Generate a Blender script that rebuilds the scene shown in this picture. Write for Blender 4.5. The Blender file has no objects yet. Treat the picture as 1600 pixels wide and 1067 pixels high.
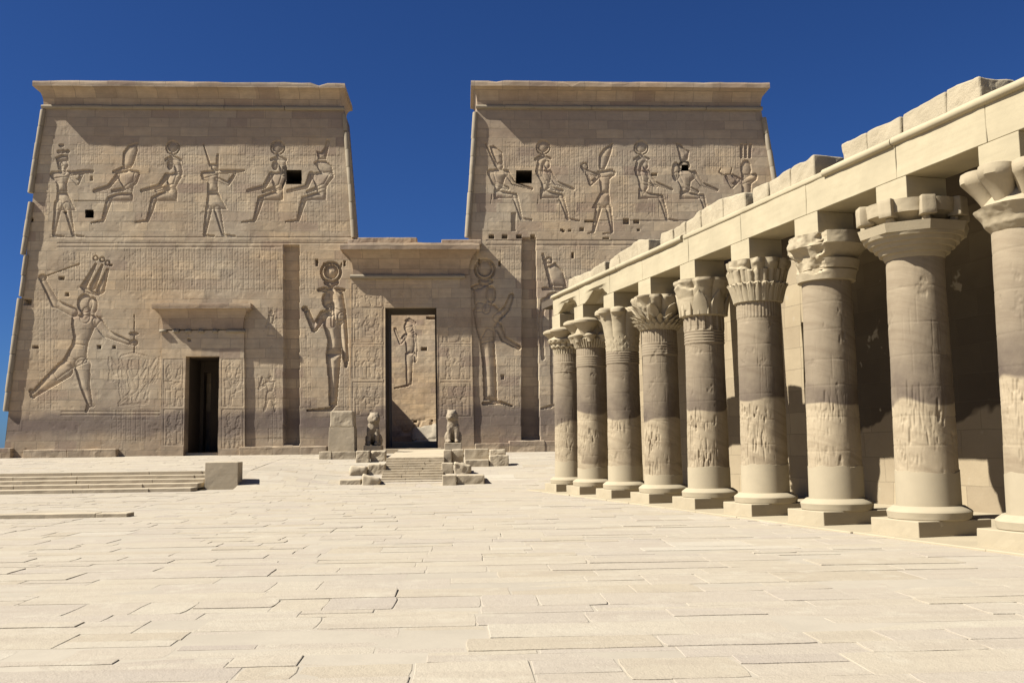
import bpy, math, random
import numpy as np
from mathutils import Matrix, Vector

SC = bpy.context.scene
COL = SC.collection
rnd = random.Random(7)

# ------------------------------------------------------------------ camera
F_PX, PITCH, ROLL, YAW, EYE = 1500.0, 6.18, -0.7, 3.0, 1.6
def _rx(a): c, s = math.cos(a), math.sin(a); return np.array([[1,0,0],[0,c,-s],[0,s,c]])
def _rz(a): c, s = math.cos(a), math.sin(a); return np.array([[c,-s,0],[s,c,0],[0,0,1]])
CR = _rz(math.radians(-YAW)) @ _rx(math.radians(90+PITCH)) @ _rz(math.radians(ROLL))
CC = np.array([0, 0, EYE])
cam_d = bpy.data.cameras.new('camera'); cam = bpy.data.objects.new('camera', cam_d); COL.objects.link(cam)
cam_d.sensor_width = 36.0; cam_d.lens = F_PX*36/1600; cam_d.clip_start = 0.1; cam_d.clip_end = 5000
m4 = np.eye(4); m4[:3,:3] = CR; m4[:3,3] = CC
cam.matrix_world = Matrix(m4.tolist())
SC.camera = cam

# ------------------------------------------------------------------ light
SUN_AZ, SUN_EL = 78.5, 46.5          # azimuth from south towards west
SUN_STRENGTH, SKY_STRENGTH = 5.0, 0.05
a_, e_ = math.radians(SUN_AZ), math.radians(SUN_EL)
S = Vector((-math.cos(e_)*math.sin(a_), -math.cos(e_)*math.cos(a_), math.sin(e_)))
sl = bpy.data.lights.new('sun', 'SUN'); so = bpy.data.objects.new('sun', sl); COL.objects.link(so)
sl.energy = SUN_STRENGTH; sl.angle = math.radians(0.5); sl.color = (1.0, 0.962, 0.89)
so.rotation_euler = S.to_track_quat('Z', 'Y').to_euler(); so.location = (-30, -10, 60)
W = bpy.data.worlds.new('World'); SC.world = W; W.use_nodes = True
nt = W.node_tree; bg = nt.nodes['Background']
sky = nt.nodes.new('ShaderNodeTexSky'); sky.sky_type = 'NISHITA'; sky.sun_disc = False
sky.sun_elevation = e_; sky.sun_rotation = math.radians(180+SUN_AZ)
sky.altitude = 0; sky.air_density = 0.8; sky.dust_density = 0.25; sky.ozone_density = 4.0
tn = nt.nodes.new('ShaderNodeMix'); tn.data_type = 'RGBA'; tn.blend_type = 'MULTIPLY'; tn.inputs[0].default_value = 1
tn.inputs[7].default_value = (.205, .355, .62, 1)
nt.links.new(sky.outputs[0], tn.inputs[6]); nt.links.new(tn.outputs[2], bg.inputs[0]); bg.inputs[1].default_value = SKY_STRENGTH
SC.view_settings.view_transform = 'Standard'; SC.view_settings.look = 'None'
SC.view_settings.exposure = 1.27; SC.view_settings.gamma = 1.0

# ------------------------------------------------------------------ projection helpers (design measurements)
def ray(u, v): return CR @ np.array([(u-800)/F_PX, -(v-533.5)/F_PX, -1.0])
def zpl(u, v, z):
    d = ray(u, v); return CC + (z-EYE)/d[2]*d
def ypl(u, v, D, k=0.0, zb=0.0):
    d = ray(u, v); return CC + (D+k*(EYE-zb))/(d[1]-k*d[2])*d
def npl(u, v, a, n):
    d = ray(u, v); t = ((a[0]-CC[0])*n[0]+(a[1]-CC[1])*n[1])/(d[0]*n[0]+d[1]*n[1]); return CC+t*d
def proj(P):
    q = (np.asarray(P)-CC) @ CR
    return 800+F_PX*q[...,0]/-q[...,2], 533.5-F_PX*q[...,1]/-q[...,2]

# ------------------------------------------------------------------ numpy noise
def _h(ix, iy, iz, seed):
    n = (ix.astype(np.int64)*374761393 + iy.astype(np.int64)*668265263 + iz.astype(np.int64)*2147483647 + seed*1274126177) & 0xffffffff
    n = ((n ^ (n >> 13))*1274126177) & 0xffffffff
    n = (n ^ (n >> 16)) & 0xffff
    return n/65535.0
def vnoise(P, scale=1.0, seed=0):
    P = np.asarray(P, float)*scale
    i = np.floor(P).astype(np.int64); f = P-i; f = f*f*(3-2*f)
    r = 0
    for dx in (0,1):
        for dy in (0,1):
            for dz in (0,1):
                w = (f[...,0] if dx else 1-f[...,0])*(f[...,1] if dy else 1-f[...,1])*(f[...,2] if dz else 1-f[...,2])
                r = r + w*_h(i[...,0]+dx, i[...,1]+dy, i[...,2]+dz, seed)
    return r*2-1
def fbm(P, scale=1.0, seed=0, oct=3):
    r, a = 0, 1.0
    for o in range(oct):
        r = r + a*vnoise(P, scale*2**o, seed+o*17); a *= .5
    return r

# ------------------------------------------------------------------ objects
def props(o, label=None, cat=None, group=None, kind=None):
    if label: o['label'] = label
    if cat: o['category'] = cat
    if group: o['group'] = group
    if kind: o['kind'] = kind
    return o
def thing(name, label, cat, loc=(0,0,0), group=None, rotz=0):
    o = bpy.data.objects.new(name, None); COL.objects.link(o)
    o.location = loc; o.rotation_euler = (0,0,rotz); o.empty_display_size = .3
    return props(o, label, cat, group)
def adopt(ch, par):
    ch.parent = par
    ch.matrix_parent_inverse = Matrix.Translation(par.location).inverted() if par.type == 'EMPTY' else Matrix.Identity(4)
def mesh_np(name, V, Fq, mat, parent=None, smooth=False, mi=None):
    V = np.asarray(V, np.float32); Fq = np.asarray(Fq, np.int32)
    me = bpy.data.meshes.new(name)
    me.vertices.add(len(V)); me.vertices.foreach_set('co', V.ravel())
    k = Fq.shape[1]
    me.loops.add(Fq.size); me.loops.foreach_set('vertex_index', Fq.ravel())
    me.polygons.add(len(Fq)); me.polygons.foreach_set('loop_start', np.arange(0, Fq.size, k, dtype=np.int32))
    me.polygons.foreach_set('loop_total', np.full(len(Fq), k, np.int32))
    me.polygons.foreach_set('use_smooth', np.full(len(Fq), smooth))
    me.update(calc_edges=True); me.validate()
    me.materials.append(mat)
    o = bpy.data.objects.new(name, me); COL.objects.link(o)
    if parent: adopt(o, parent)
    return o

class MB:
    def __init__(s): s.v = []; s.f = []; s.n = 0
    def add(s, V, F):
        V = np.asarray(V, float)
        s.v.append(V); s.f += [tuple(int(i)+s.n for i in f) for f in F]; s.n += len(V)
    def box(s, x0, x1, y0, y1, z0, z1):
        s.hexa([(x0,y0,z0),(x1,y0,z0),(x1,y1,z0),(x0,y1,z0),(x0,y0,z1),(x1,y0,z1),(x1,y1,z1),(x0,y1,z1)])
    def hexa(s, P):
        s.add(P, [(0,3,2,1),(4,5,6,7),(0,1,5,4),(1,2,6,5),(2,3,7,6),(3,0,4,7)])
    def rings(s, R, cap0=True, cap1=True, closed=True):
        # R: (m, n, 3)
        R = np.asarray(R, float); m, n = R.shape[:2]; F = []
        for i in range(m-1):
            for j in range(n if closed else n-1):
                k = (j+1) % n
                F.append((i*n+j, i*n+k, (i+1)*n+k, (i+1)*n+j))
        if cap0: F.append(tuple(range(n-1, -1, -1)))
        if cap1: F.append(tuple((m-1)*n+j for j in range(n)))
        s.add(R.reshape(-1,3), F)
    def tube(s, path, r, n=10):
        path = [np.asarray(p, float) for p in path]; R = []
        for i, p in enumerate(path):
            t = path[min(i+1, len(path)-1)]-path[max(i-1, 0)]; t /= np.linalg.norm(t)
            u = np.cross(t, (0,1,0) if abs(t[1]) < .9 else (1,0,0)); u /= np.linalg.norm(u); w = np.cross(t, u)
            rr = r[i] if hasattr(r, '__len__') else r
            R.append([p+rr*(math.cos(a)*u+math.sin(a)*w) for a in np.linspace(0, 2*math.pi, n, endpoint=False)])
        s.rings(R)
    def lathe(s, prof, c=(0,0,0), n=40):
        A = np.linspace(0, 2*math.pi, n, endpoint=False)
        R = [[(c[0]+r*math.cos(a), c[1]+r*math.sin(a), c[2]+z) for a in A] for r, z in prof]
        s.rings(R)
    def ell(s, c, rx, ry, rz, n=14):
        R = []
        for t in np.linspace(-math.pi/2+.12, math.pi/2-.12, 9):
            R.append([(c[0]+rx*math.cos(t)*math.cos(a), c[1]+ry*math.cos(t)*math.sin(a), c[2]+rz*math.sin(t)) for a in np.linspace(0, 2*math.pi, n, endpoint=False)])
        s.rings(R)
    def rbox(s, x0, x1, y0, y1, z0, z1, bev=.03, amp=.02, seed=0, rot=0, cell=.12, nsc=2.5, shear=None):
        sx, sy, sz = x1-x0, y1-y0, z1-z0
        V = {}; vl = []; F = []
        n = [max(2, min(40, int(math.ceil(q/cell)))) for q in (sx, sy, sz)]
        def ax(k):
            t = np.linspace(0, 1, n[k]+1)
            b = min(.45, .7*bev/(sx, sy, sz)[k]+1e-6)
            return np.unique(np.concatenate([[0, b, 1-b, 1], t[(t > b*1.3) & (t < 1-b*1.3)]]))
        A = [ax(0), ax(1), ax(2)]
        def vid(i, j, k):
            if (i, j, k) not in V: V[(i, j, k)] = len(vl); vl.append((A[0][i], A[1][j], A[2][k]))
            return V[(i, j, k)]
        X, Y, Z = len(A[0])-1, len(A[1])-1, len(A[2])-1
        for i in range(X):
            for j in range(Y):
                F.append((vid(i,j,0), vid(i,j+1,0), vid(i+1,j+1,0), vid(i+1,j,0)))
                F.append((vid(i,j,Z), vid(i+1,j,Z), vid(i+1,j+1,Z), vid(i,j+1,Z)))
        for i in range(X):
            for k in range(Z):
                F.append((vid(i,0,k), vid(i+1,0,k), vid(i+1,0,k+1), vid(i,0,k+1)))
                F.append((vid(i,Y,k), vid(i,Y,k+1), vid(i+1,Y,k+1), vid(i+1,Y,k)))
        for j in range(Y):
            for k in range(Z):
                F.append((vid(0,j,k), vid(0,j,k+1), vid(0,j+1,k+1), vid(0,j+1,k)))
                F.append((vid(X,j,k), vid(X,j+1,k), vid(X,j+1,k+1), vid(X,j,k+1)))
        P = np.array(vl)*np.array([sx, sy, sz])
        h = np.array([sx, sy, sz])/2; Q = P-h; inn = np.maximum(h-bev, 1e-4)
        C = np.clip(Q, -inn, inn); d = Q-C; L = np.linalg.norm(d, axis=1, keepdims=True)
        Q = np.where(L > 1e-6, C+d/np.maximum(L, 1e-6)*np.minimum(L, bev), Q)
        N = Q/np.linalg.norm(Q, axis=1, keepdims=True)
        w = Q+np.array([(x0+x1)/2, (y0+y1)/2, (z0+z1)/2])
        Q = Q+N*(amp*fbm(w, nsc, seed, 3))[:, None]
        if shear is not None: Q[:, 2] += shear*Q[:, 0]*(Q[:, 2] > 0)
        c, sn = math.cos(rot), math.sin(rot)
        Q = np.stack([Q[:,0]*c-Q[:,1]*sn, Q[:,0]*sn+Q[:,1]*c, Q[:,2]], 1)+np.array([(x0+x1)/2, (y0+y1)/2, (z0+z1)/2])
        s.add(Q, F)
    def build(s, name, mat, parent=None, smooth=False, rot=None, loc=None):
        me = bpy.data.meshes.new(name)
        V = np.concatenate(s.v)
        me.from_pydata(V.tolist(), [], s.f); me.validate()
        me.materials.append(mat)
        if smooth:
            me.polygons.foreach_set('use_smooth', [True]*len(me.polygons))
        me.update()
        o = bpy.data.objects.new(name, me); COL.objects.link(o)
        if parent: adopt(o, parent)
        return o
def sharp(o, deg=35):
    # crisp edges on smooth-shaded stone
    o.data.set_sharp_from_angle(angle=math.radians(deg)); return o

# ------------------------------------------------------------------ materials
ALB = .50
class NT:
    def __init__(s, name):
        s.m = bpy.data.materials.new(name); s.m.use_nodes = True; s.t = s.m.node_tree
        s.b = s.t.nodes['Principled BSDF']; s.b.inputs['Roughness'].default_value = .95
        s.b.inputs['Specular IOR Level'].default_value = .15
        g = s.t.nodes.new('ShaderNodeNewGeometry'); s.pos = g.outputs['Position']; s.geo = g
        x = s.t.nodes.new('ShaderNodeSeparateXYZ'); s.t.links.new(s.pos, x.inputs[0]); s.x, s.y, s.z = x.outputs
    def N(s, typ, **kw):
        n = s.t.nodes.new(typ)
        for k, v in kw.items(): setattr(n, k, v)
        return n
    def L(s, a, b): s.t.links.new(a, b)
    def _in(s, sock, v):
        if hasattr(v, 'is_linked') or hasattr(v, 'links'): s.L(v, sock)
        else: sock.default_value = v
    def math(s, op, a, b=0.0, c=None, clamp=False):
        n = s.N('ShaderNodeMath', operation=op); n.use_clamp = clamp
        s._in(n.inputs[0], a); s._in(n.inputs[1], b)
        if c is not None: s._in(n.inputs[2], c)
        return n.outputs[0]
    def noise(s, scale, detail=4, rough=.55, vec=None, dist=0.0):
        n = s.N('ShaderNodeTexNoise'); n.inputs['Scale'].default_value = scale; n.inputs['Detail'].default_value = detail
        n.inputs['Roughness'].default_value = rough; n.inputs['Distortion'].default_value = dist
        s.L(vec if vec is not None else s.pos, n.inputs['Vector']); return n.outputs['Fac']
    def ramp(s, fac, pts):
        n = s.N('ShaderNodeValToRGB'); s.L(fac, n.inputs[0]); e = n.color_ramp.elements
        while len(e) < len(pts): e.new(.5)
        for q, (p, c) in zip(e, pts):
            q.position = p; q.color = (c[0], c[1], c[2], 1) if hasattr(c, '__len__') else (c, c, c, 1)
        return n.outputs[0]
    def mix(s, fac, a, b, mode='MIX'):
        n = s.N('ShaderNodeMix', data_type='RGBA', blend_type=mode)
        s._in(n.inputs[0], fac)
        for i, v in ((6, a), (7, b)):
            if isinstance(v, tuple): n.inputs[i].default_value = (*v, 1) if len(v) == 3 else v
            else: s.L(v, n.inputs[i])
        return n.outputs[2]
    def mapr(s, v, a, b, c=0.0, d=1.0):
        n = s.N('ShaderNodeMapRange'); n.inputs[1].default_value = a; n.inputs[2].default_value = b
        n.inputs[3].default_value = c; n.inputs[4].default_value = d; s.L(v, n.inputs[0]); return n.outputs[0]
    def scaled(s, vec, sc):
        n = s.N('ShaderNodeVectorMath', operation='MULTIPLY'); s.L(vec, n.inputs[0]); n.inputs[1].default_value = sc; return n.outputs[0]
    def comb(s, x, y, z=0.0):
        n = s.N('ShaderNodeCombineXYZ')
        for i, v in enumerate((x, y, z)): s._in(n.inputs[i], v)
        return n.outputs[0]
    def bump(s, h, strength=.5, dist=.02, prev=None):
        n = s.N('ShaderNodeBump'); n.inputs['Strength'].default_value = strength; n.inputs['Distance'].default_value = dist
        s.L(h, n.inputs['Height'])
        if prev is not None: s.L(prev, n.inputs['Normal'])
        return n.outputs[0]
    def done(s, col, nrm=None):
        s.L(s.mix(1.0, col, (ALB, ALB, ALB), 'MULTIPLY'), s.b.inputs['Base Color'])
        if nrm is not None: s.L(nrm, s.b.inputs['Normal'])
        return s.m

def brick(M, vec, row, wid, mortar=.012, c1=0., c2=1., cm=.5, smooth=.1):
    n = M.N('ShaderNodeTexBrick'); M.L(vec, n.inputs['Vector'])
    n.inputs['Scale'].default_value = 1; n.inputs['Mortar Size'].default_value = mortar; n.inputs['Mortar Smooth'].default_value = smooth
    n.inputs['Brick Width'].default_value = wid; n.inputs['Row Height'].default_value = row
    n.inputs['Color1'].default_value = (c1,)*3+(1,); n.inputs['Color2'].default_value = (c2,)*3+(1,); n.inputs['Mortar'].default_value = (cm,)*3+(1,)
    n.offset = .43; n.offset_frequency = 2; n.squash = .72; n.squash_frequency = 3
    return n.outputs['Color'], n.outputs['Fac']

def facade_mat(name, base=(.80,.66,.465), stain_shade=True, zb=1.3, top=20.6):
    M = NT(name)
    w = M.noise(1.3, 2); xx = M.math('MULTIPLY_ADD', w, .12, M.x); zz = M.math('MULTIPLY_ADD', M.noise(.9, 2), .08, M.z)
    v = M.comb(xx, zz)
    tint, fac = brick(M, v, .54, 1.55, .019)
    tint2, _ = brick(M, M.comb(M.math('ADD', xx, 40.37), zz), .54, 1.55, .0)
    n1 = M.noise(.22, 5); n2 = M.noise(2.2, 6, .62); n3 = M.noise(14, 5, .65)
    st = M.noise(1.0, 5, .6, M.scaled(M.pos, (.6, .6, 7)))         # bedding of the sandstone
    c = M.mix(M.mapr(n2, .3, .7), tuple(q*.86 for q in base), tuple(q*1.1 for q in base))
    c = M.mix(M.mapr(n1, .35, .65), c, M.mix(1.0, c, (1.02,.93,.83), 'MULTIPLY'))
    c = M.mix(1.0, c, M.ramp(tint, [(0, (.80,.78,.79)), (.5, (.97,.97,.97)), (1, (1.10,1.07,1.02))]), 'MULTIPLY')
    odd = M.mapr(tint2, .84, .95)
    c = M.mix(M.math('MULTIPLY', odd, .55), c, (.47,.33,.245))
    c = M.mix(M.math('MULTIPLY', M.mapr(st, .42, .72), .40), c, tuple(q*.68 for q in base))
    if stain_shade:
        zn = M.math('MULTIPLY_ADD', M.math('SUBTRACT', M.noise(.35, 4), .5), 1.6, M.z)
        zn = M.math('MULTIPLY_ADD', M.math('SUBTRACT', tint, .5), .22, zn)
        band = M.ramp(M.mapr(zn, zb, zb+4.0), [(0, .25), (.2, .4), (.30, .9), (.38, 1), (.54, .95), (.62, .25), (.8, .1), (1, 0)])
        c = M.mix(M.math('MULTIPLY', band, .78), c, (.23,.18,.16))
        hi = M.mapr(M.math('MULTIPLY_ADD', M.math('SUBTRACT', M.noise(.5, 4), .5), 3.0, M.z), top-3.6, top-.6)  # upper courses: stained blocks and cornice shade put into the colour
        c = M.mix(M.math('MULTIPLY', hi, .40), c, (.38,.30,.25))
    c = M.mix(M.math('MULTIPLY', fac, .36), c, tuple(q*.38 for q in base))
    spots = M.mapr(M.noise(5.5, 3, .5), .70, .76)
    c = M.mix(M.math('MULTIPLY', spots, .35), c, tuple(q*.4 for q in base))
    h = M.math('ADD', M.math('MULTIPLY', n2, .45), M.math('MULTIPLY', n3, .35))
    h = M.math('SUBTRACT', h, M.math('MULTIPLY', fac, .7))
    h = M.math('MULTIPLY_ADD', tint, .12, h)
    return M.done(c, M.bump(h, .55, .03))

def stone_mat(name, base, var=.12, bump=.4, dist=.015, bed=.2, mott=2.0):
    M = NT(name)
    n1 = M.noise(mott*.4, 5); n2 = M.noise(mott*3, 6, .62); n3 = M.noise(mott*16, 4, .6)
    c = M.mix(M.mapr(n1, .3, .7), tuple(q*(1-var) for q in base), tuple(q*(1+var*.7) for q in base))
    c = M.mix(M.math('MULTIPLY', M.mapr(n2, .45, .75), .3), c, tuple(q*.78 for q in base))
    st = M.noise(1.2, 5, .6, M.scaled(M.pos, (.8, .8, 9)))
    c = M.mix(M.math('MULTIPLY', M.mapr(st, .45, .75), bed), c, tuple(q*.62 for q in base))
    h = M.math('ADD', M.math('MULTIPLY', n2, .6), M.math('MULTIPLY', n3, .4))
    return M.done(c, M.bump(h, bump, dist))

def column_mat(name, seed, lo=2.55, hi=3.9, patch=.6):
    M = NT(name); base = (.60,.485,.32)
    off = M.N('ShaderNodeVectorMath', operation='ADD'); M.L(M.pos, off.inputs[0]); off.inputs[1].default_value = (seed*13.7, seed*5.1, 0)
    p = off.outputs[0]
    n1 = M.noise(.9, 5, .55, p); n2 = M.noise(6, 6, .62, p); n3 = M.noise(45, 3, .6, p)
    sp = M.N('ShaderNodeSeparateXYZ'); M.L(p, sp.inputs[0]); sl_ = M.math('MULTIPLY_ADD', sp.outputs[0], .42, sp.outputs[2])
    bed = M.noise(1.0, 6, .65, M.scaled(M.comb(sp.outputs[0], sp.outputs[1], sl_), (.6, .6, 6.5)))
    c = M.mix(M.mapr(n1, .3, .7), tuple(q*.86 for q in base), tuple(q*1.06 for q in base))
    c = M.mix(M.math('MULTIPLY', M.mapr(bed, .46, .74), .62), c, (.32,.235,.145))
    # old waterline: dark tone from lo upwards, fading towards the capital
    zw = M.math('MULTIPLY_ADD', M.math('SUBTRACT', M.noise(.6, 1.5, .5, p), .5), 1.2, M.z)
    zw = M.math('MULTIPLY_ADD', M.math('SUBTRACT', n2, .5), .05, zw)
    up = M.ramp(M.mapr(zw, lo, hi+.9), [(0, 0), (.02, 1), (.13, .95), (.36, .62), (.7, .42), (1, .25)])
    up = M.math('MULTIPLY', up, M.mapr(M.noise(1.4, 4, .6, p), .3, .7, .72, 1.08))
    c = M.mix(M.math('MULTIPLY', up, .92, None, True), c, (.165,.125,.095))
    # low reddish damp patches above the mended drum
    zl = M.math('MULTIPLY_ADD', M.math('SUBTRACT', n1, .5), .5, M.z)
    low = M.ramp(M.mapr(zl, .95, 1.9), [(0, 0), (.06, .9), (.4, .55), (.8, 0)])
    low = M.math('MULTIPLY', low, M.mapr(M.noise(1.6, 4, .6, p), .42, .58))
    c = M.mix(M.math('MULTIPLY', low, patch), c, (.24,.175,.115))
    c = M.mix(M.math('MULTIPLY', M.mapr(n2, .5, .8), .25), c, tuple(q*.7 for q in base))
    h = M.math('ADD', M.math('MULTIPLY', n2, .6), M.math('MULTIPLY', n3, .4))
    return M.done(c, M.bump(h, .45, .012))

def paving_mat():
    M = NT('pale_paving_stone'); r = M.geo.outputs['Random Per Island']
    c = M.ramp(r, [(0, (.545,.45,.315)), (.2, (.62,.53,.39)), (.45, (.59,.50,.375)), (.7, (.565,.48,.375)), (.86, (.645,.56,.415)), (.95, (.51,.43,.345)), (1, (.70,.62,.475))])
    c = M.mix(.2, c, (.60,.515,.385))
    n1 = M.noise(.5, 5); n2 = M.noise(5, 6, .65); n3 = M.noise(60, 3, .6); n4 = M.noise(1.6, 5, .6, M.scaled(M.pos, (.35, 2.2, 1)))
    c = M.mix(M.math('MULTIPLY', M.mapr(n1, .35, .65), .22), c, (.66,.565,.39))
    c = M.mix(M.math('MULTIPLY', M.mapr(n4, .48, .70), .40), c, (.47,.385,.285))
    c = M.mix(M.math('MULTIPLY', M.mapr(n2, .52, .8), .28), c, (.43,.355,.26))
    c = M.mix(M.math('MULTIPLY', M.mapr(M.noise(2.3, 4), .56, .68), .5), c, (.69,.61,.455))
    c = M.mix(1.0, c, (1.03, 1.045, 1.075), 'MULTIPLY')
    grit = M.mapr(M.noise(28, 4, .7), .56, .72); c = M.mix(M.math('MULTIPLY', grit, .22), c, (.40,.33,.25))
    h = M.math('ADD', M.math('MULTIPLY', n2, .55), M.math('MULTIPLY', n3, .25))
    h = M.math('ADD', h, M.math('MULTIPLY', M.noise(17, 4, .6), .35))
    return M.done(c, M.bump(h, .6, .03))

MAT = {}
MAT['facade'] = facade_mat('weathered_sandstone_wall')
MAT['far_facade'] = facade_mat('inner_pylon_sandstone', (.84,.66,.44), False)
MAT['cornice'] = facade_mat('cornice_sandstone', (.68,.54,.385), False)
MAT['roll'] = stone_mat('roll_moulding_stone', (.50,.42,.30), .12, .35, .012, .15)
MAT['lintel'] = stone_mat('restored_limestone', (.66,.56,.365), .15, .4, .012, .25, 1.5)
MAT['block'] = stone_mat('rough_block_stone', (.62,.52,.35), .12, .8, .03, .15, 2.5)
MAT['base'] = stone_mat('mended_base_stone', (.62,.52,.35), .09, .2, .006, .06, 1.6)
MAT['step'] = stone_mat('step_stone', (.72,.60,.42), .12, .5, .02, .2, 2.2)
MAT['granite'] = stone_mat('weathered_lion_stone', (.48,.39,.275), .25, .7, .02, .25, 4)
MAT['paving'] = paving_mat()
MAT['sand'] = stone_mat('sandy_ground', (.61,.535,.415), .10, .4, .012, 0., 1.2)
MAT['dark'] = stone_mat('shade_dark_stone', (.16,.125,.09), .1, .3, .01, .1)  # shade of deep interiors put into the colour

# ------------------------------------------------------------------ ground
XB = zpl(372, 764, 0)[0]                         # right end of the terrace steps
def gz(x, y):
    """height of the paved court"""
    ramp = np.interp(y, [39.6, 43.5, 52, 60], [0, .72, 1.28, 1.36])
    terr = np.interp(y, [41.55, 41.6, 52, 60], [0, .70, 1.28, 1.36])
    side = np.interp(y, [38.5, 41.5, 52, 60], [0, .68, 1.28, 1.36]); k = np.clip((np.asarray(x, float)-XB)/4.5, 0, 1); k = k*k*(3-2*k)
    ramp = side*(1-k)+ramp*k
    return np.where(np.asarray(x) < XB, terr, ramp)
def ground_hit(u, v):
    d = ray(u, v)
    for t in np.linspace(5, 70, 6000):
        P = CC+t*d
        if P[2] <= gz(P[0], P[1]): return P
    return CC+t*d

def build_ground():
    xs = np.unique(np.concatenate([np.arange(-15, 14, .11), np.linspace(-40, 40, 81), [-2500, -800, -300, -120, -70, 70, 120, 300, 800, 2500, XB-.001, XB+.001]+list(np.linspace(XB, XB+5, 16))]))
    ys = np.unique(np.concatenate([np.arange(5.5, 26, .11), np.linspace(-10, 60, 141), [-2500, -500, -100, -30, 80, 100, 130, 200, 600, 2500, 41.54, 41.6]]))
    X, Y = np.meshgrid(xs, ys); Pn = np.stack([X, Y*1.8, X*0], -1)
    Z = gz(X, Y)-.0048+.0028*np.clip(fbm(Pn, .45, 71, 4), -1, 1)
    n, m = X.shape; I = np.arange(n*m).reshape(n, m)
    Fq = np.stack([I[:-1,:-1], I[:-1,1:], I[1:,1:], I[1:,:-1]], -1).reshape(-1, 4)
    o = mesh_np('ground', np.stack([X, Y, Z], -1).reshape(-1, 3), Fq, MAT['sand'], None, True)
    props(o, 'pale sandy ground under the court and the temple', kind='structure'); o.pop('label', None)
    # paving: worn slabs in uneven rows, each a low separate block
    R = random.Random(11); V = []; Fs = []; nv = 0
    def slab(x0, x1, y0, y1):
        nonlocal nv
        gap = R.choice([.002, .003, .003, .005])
        x0 += gap; x1 -= gap; y0 += gap; y1 -= gap
        if x1-x0 < .1 or y1-y0 < .08: return
        xm, ym = (x0+x1)/2, (y0+y1)/2
        if xm < XB+.05 and 37.7 < ym < 41.7: return
        near = ym < 24
        L = max(1, int((x1-x0)/(.12 if near else .4))); Dn = max(1, int((y1-y0)/(.14 if near else .4)))
        loop = [(x0+(x1-x0)*i/L, y0) for i in range(L)]+[(x1, y0+(y1-y0)*i/Dn) for i in range(Dn)]
        loop += [(x1-(x1-x0)*i/L, y1) for i in range(L)]+[(x0, y1-(y1-y0)*i/Dn) for i in range(Dn)]
        P = np.array(loop); n = len(P)
        c = np.array([xm, ym])
        if near:
            P3 = np.concatenate([P, np.full((n,1), R.random()*50)], 1)
            d = fbm(P3, 3.0, 3, 4)*.012
            dirv = np.where(np.abs(P-c)/np.array([x1-x0, y1-y0]) > .49, np.sign(P-c), 0)
            P = P+dirv*(d-.003)[:, None]
            k = R.random()                                        # chipped corners
            q = P-c; r = np.abs(q)/np.array([(x1-x0)/2, (y1-y0)/2]); cr = np.clip(r.min(1)-.82, 0, 1)
            P = P-np.sign(q)*(cr*R.choice([0, 0, .05, .10]))[:, None]
        dz = R.gauss(0, .0030)+(.006 if R.random() < .06 else 0); tx = R.gauss(0, .0026); ty = R.gauss(0, .007)
        def zof(Q, off): return gz(np.where(Q[:,0] < XB, Q[:,0], np.maximum(Q[:,0], XB+.001)) if xm > XB else np.minimum(Q[:,0], XB-.01), Q[:,1])+off+dz+tx*(Q[:,0]-xm)+ty*(Q[:,1]-ym)
        inn = c+(P-c)*(1-np.minimum(.35, np.array([.006/(x1-x0), .006/(y1-y0)])*2))
        top = np.concatenate([inn, zof(inn, 0)[:, None]], 1); mid = np.concatenate([P, zof(P, -.003)[:, None]], 1)
        bot = np.concatenate([P, zof(P, -.07)[:, None]], 1)
        V.append(np.concatenate([bot, mid, top]))
        for a in range(2):
            for i in range(n):
                j = (i+1) % n; Fs.append((nv+a*n+i, nv+a*n+j, nv+(a+1)*n+j, nv+(a+1)*n+i))
        Fs.append(tuple(nv+2*n+i for i in range(n))); nv += 3*n
    y = 3.0
    while y < 51.9:
        h = R.choice([.4, .48, .55, .62, .75])*R.uniform(.9, 1.1)
        if y < 37.7 < y+h+.2: h = 37.7-y
        if y < 41.62 and y+h > 41.2: h = 41.62-y if 41.62-y > .3 else h
        lim = 8+y*.62
        x = -lim-1-R.random()
        skew = 0
        while x < lim*.9:
            w = R.choice([.6, .85, 1.1, 1.4, 1.7, 2.2])*R.uniform(.8, 1.15)
            x1 = x+w
            if x < XB < x1: x1 = XB
            q = R.random()
            if q < .12 and h > .6:
                k = R.uniform(.35, .65); slab(x, x1, y, y+h*k); slab(x, x1, y+h*k, y+h)
            elif q < .24 and w > 1.2:
                k = R.uniform(.35, .65); m_ = x+(x1-x)*R.uniform(.3, .7)
                slab(x, x1, y, y+h*k); slab(x, m_, y+h*k, y+h); slab(m_, x1, y+h*k, y+h)
            else: slab(x, x1, y, y+h)
            x = x1
        y += h
    me = bpy.data.meshes.new('paving'); me.from_pydata(np.concatenate(V).tolist(), [], Fs); me.validate(); me.materials.append(MAT['paving'])
    o = bpy.data.objects.new('paving', me); COL.objects.link(o); o['kind'] = 'structure'
build_ground()

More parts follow.
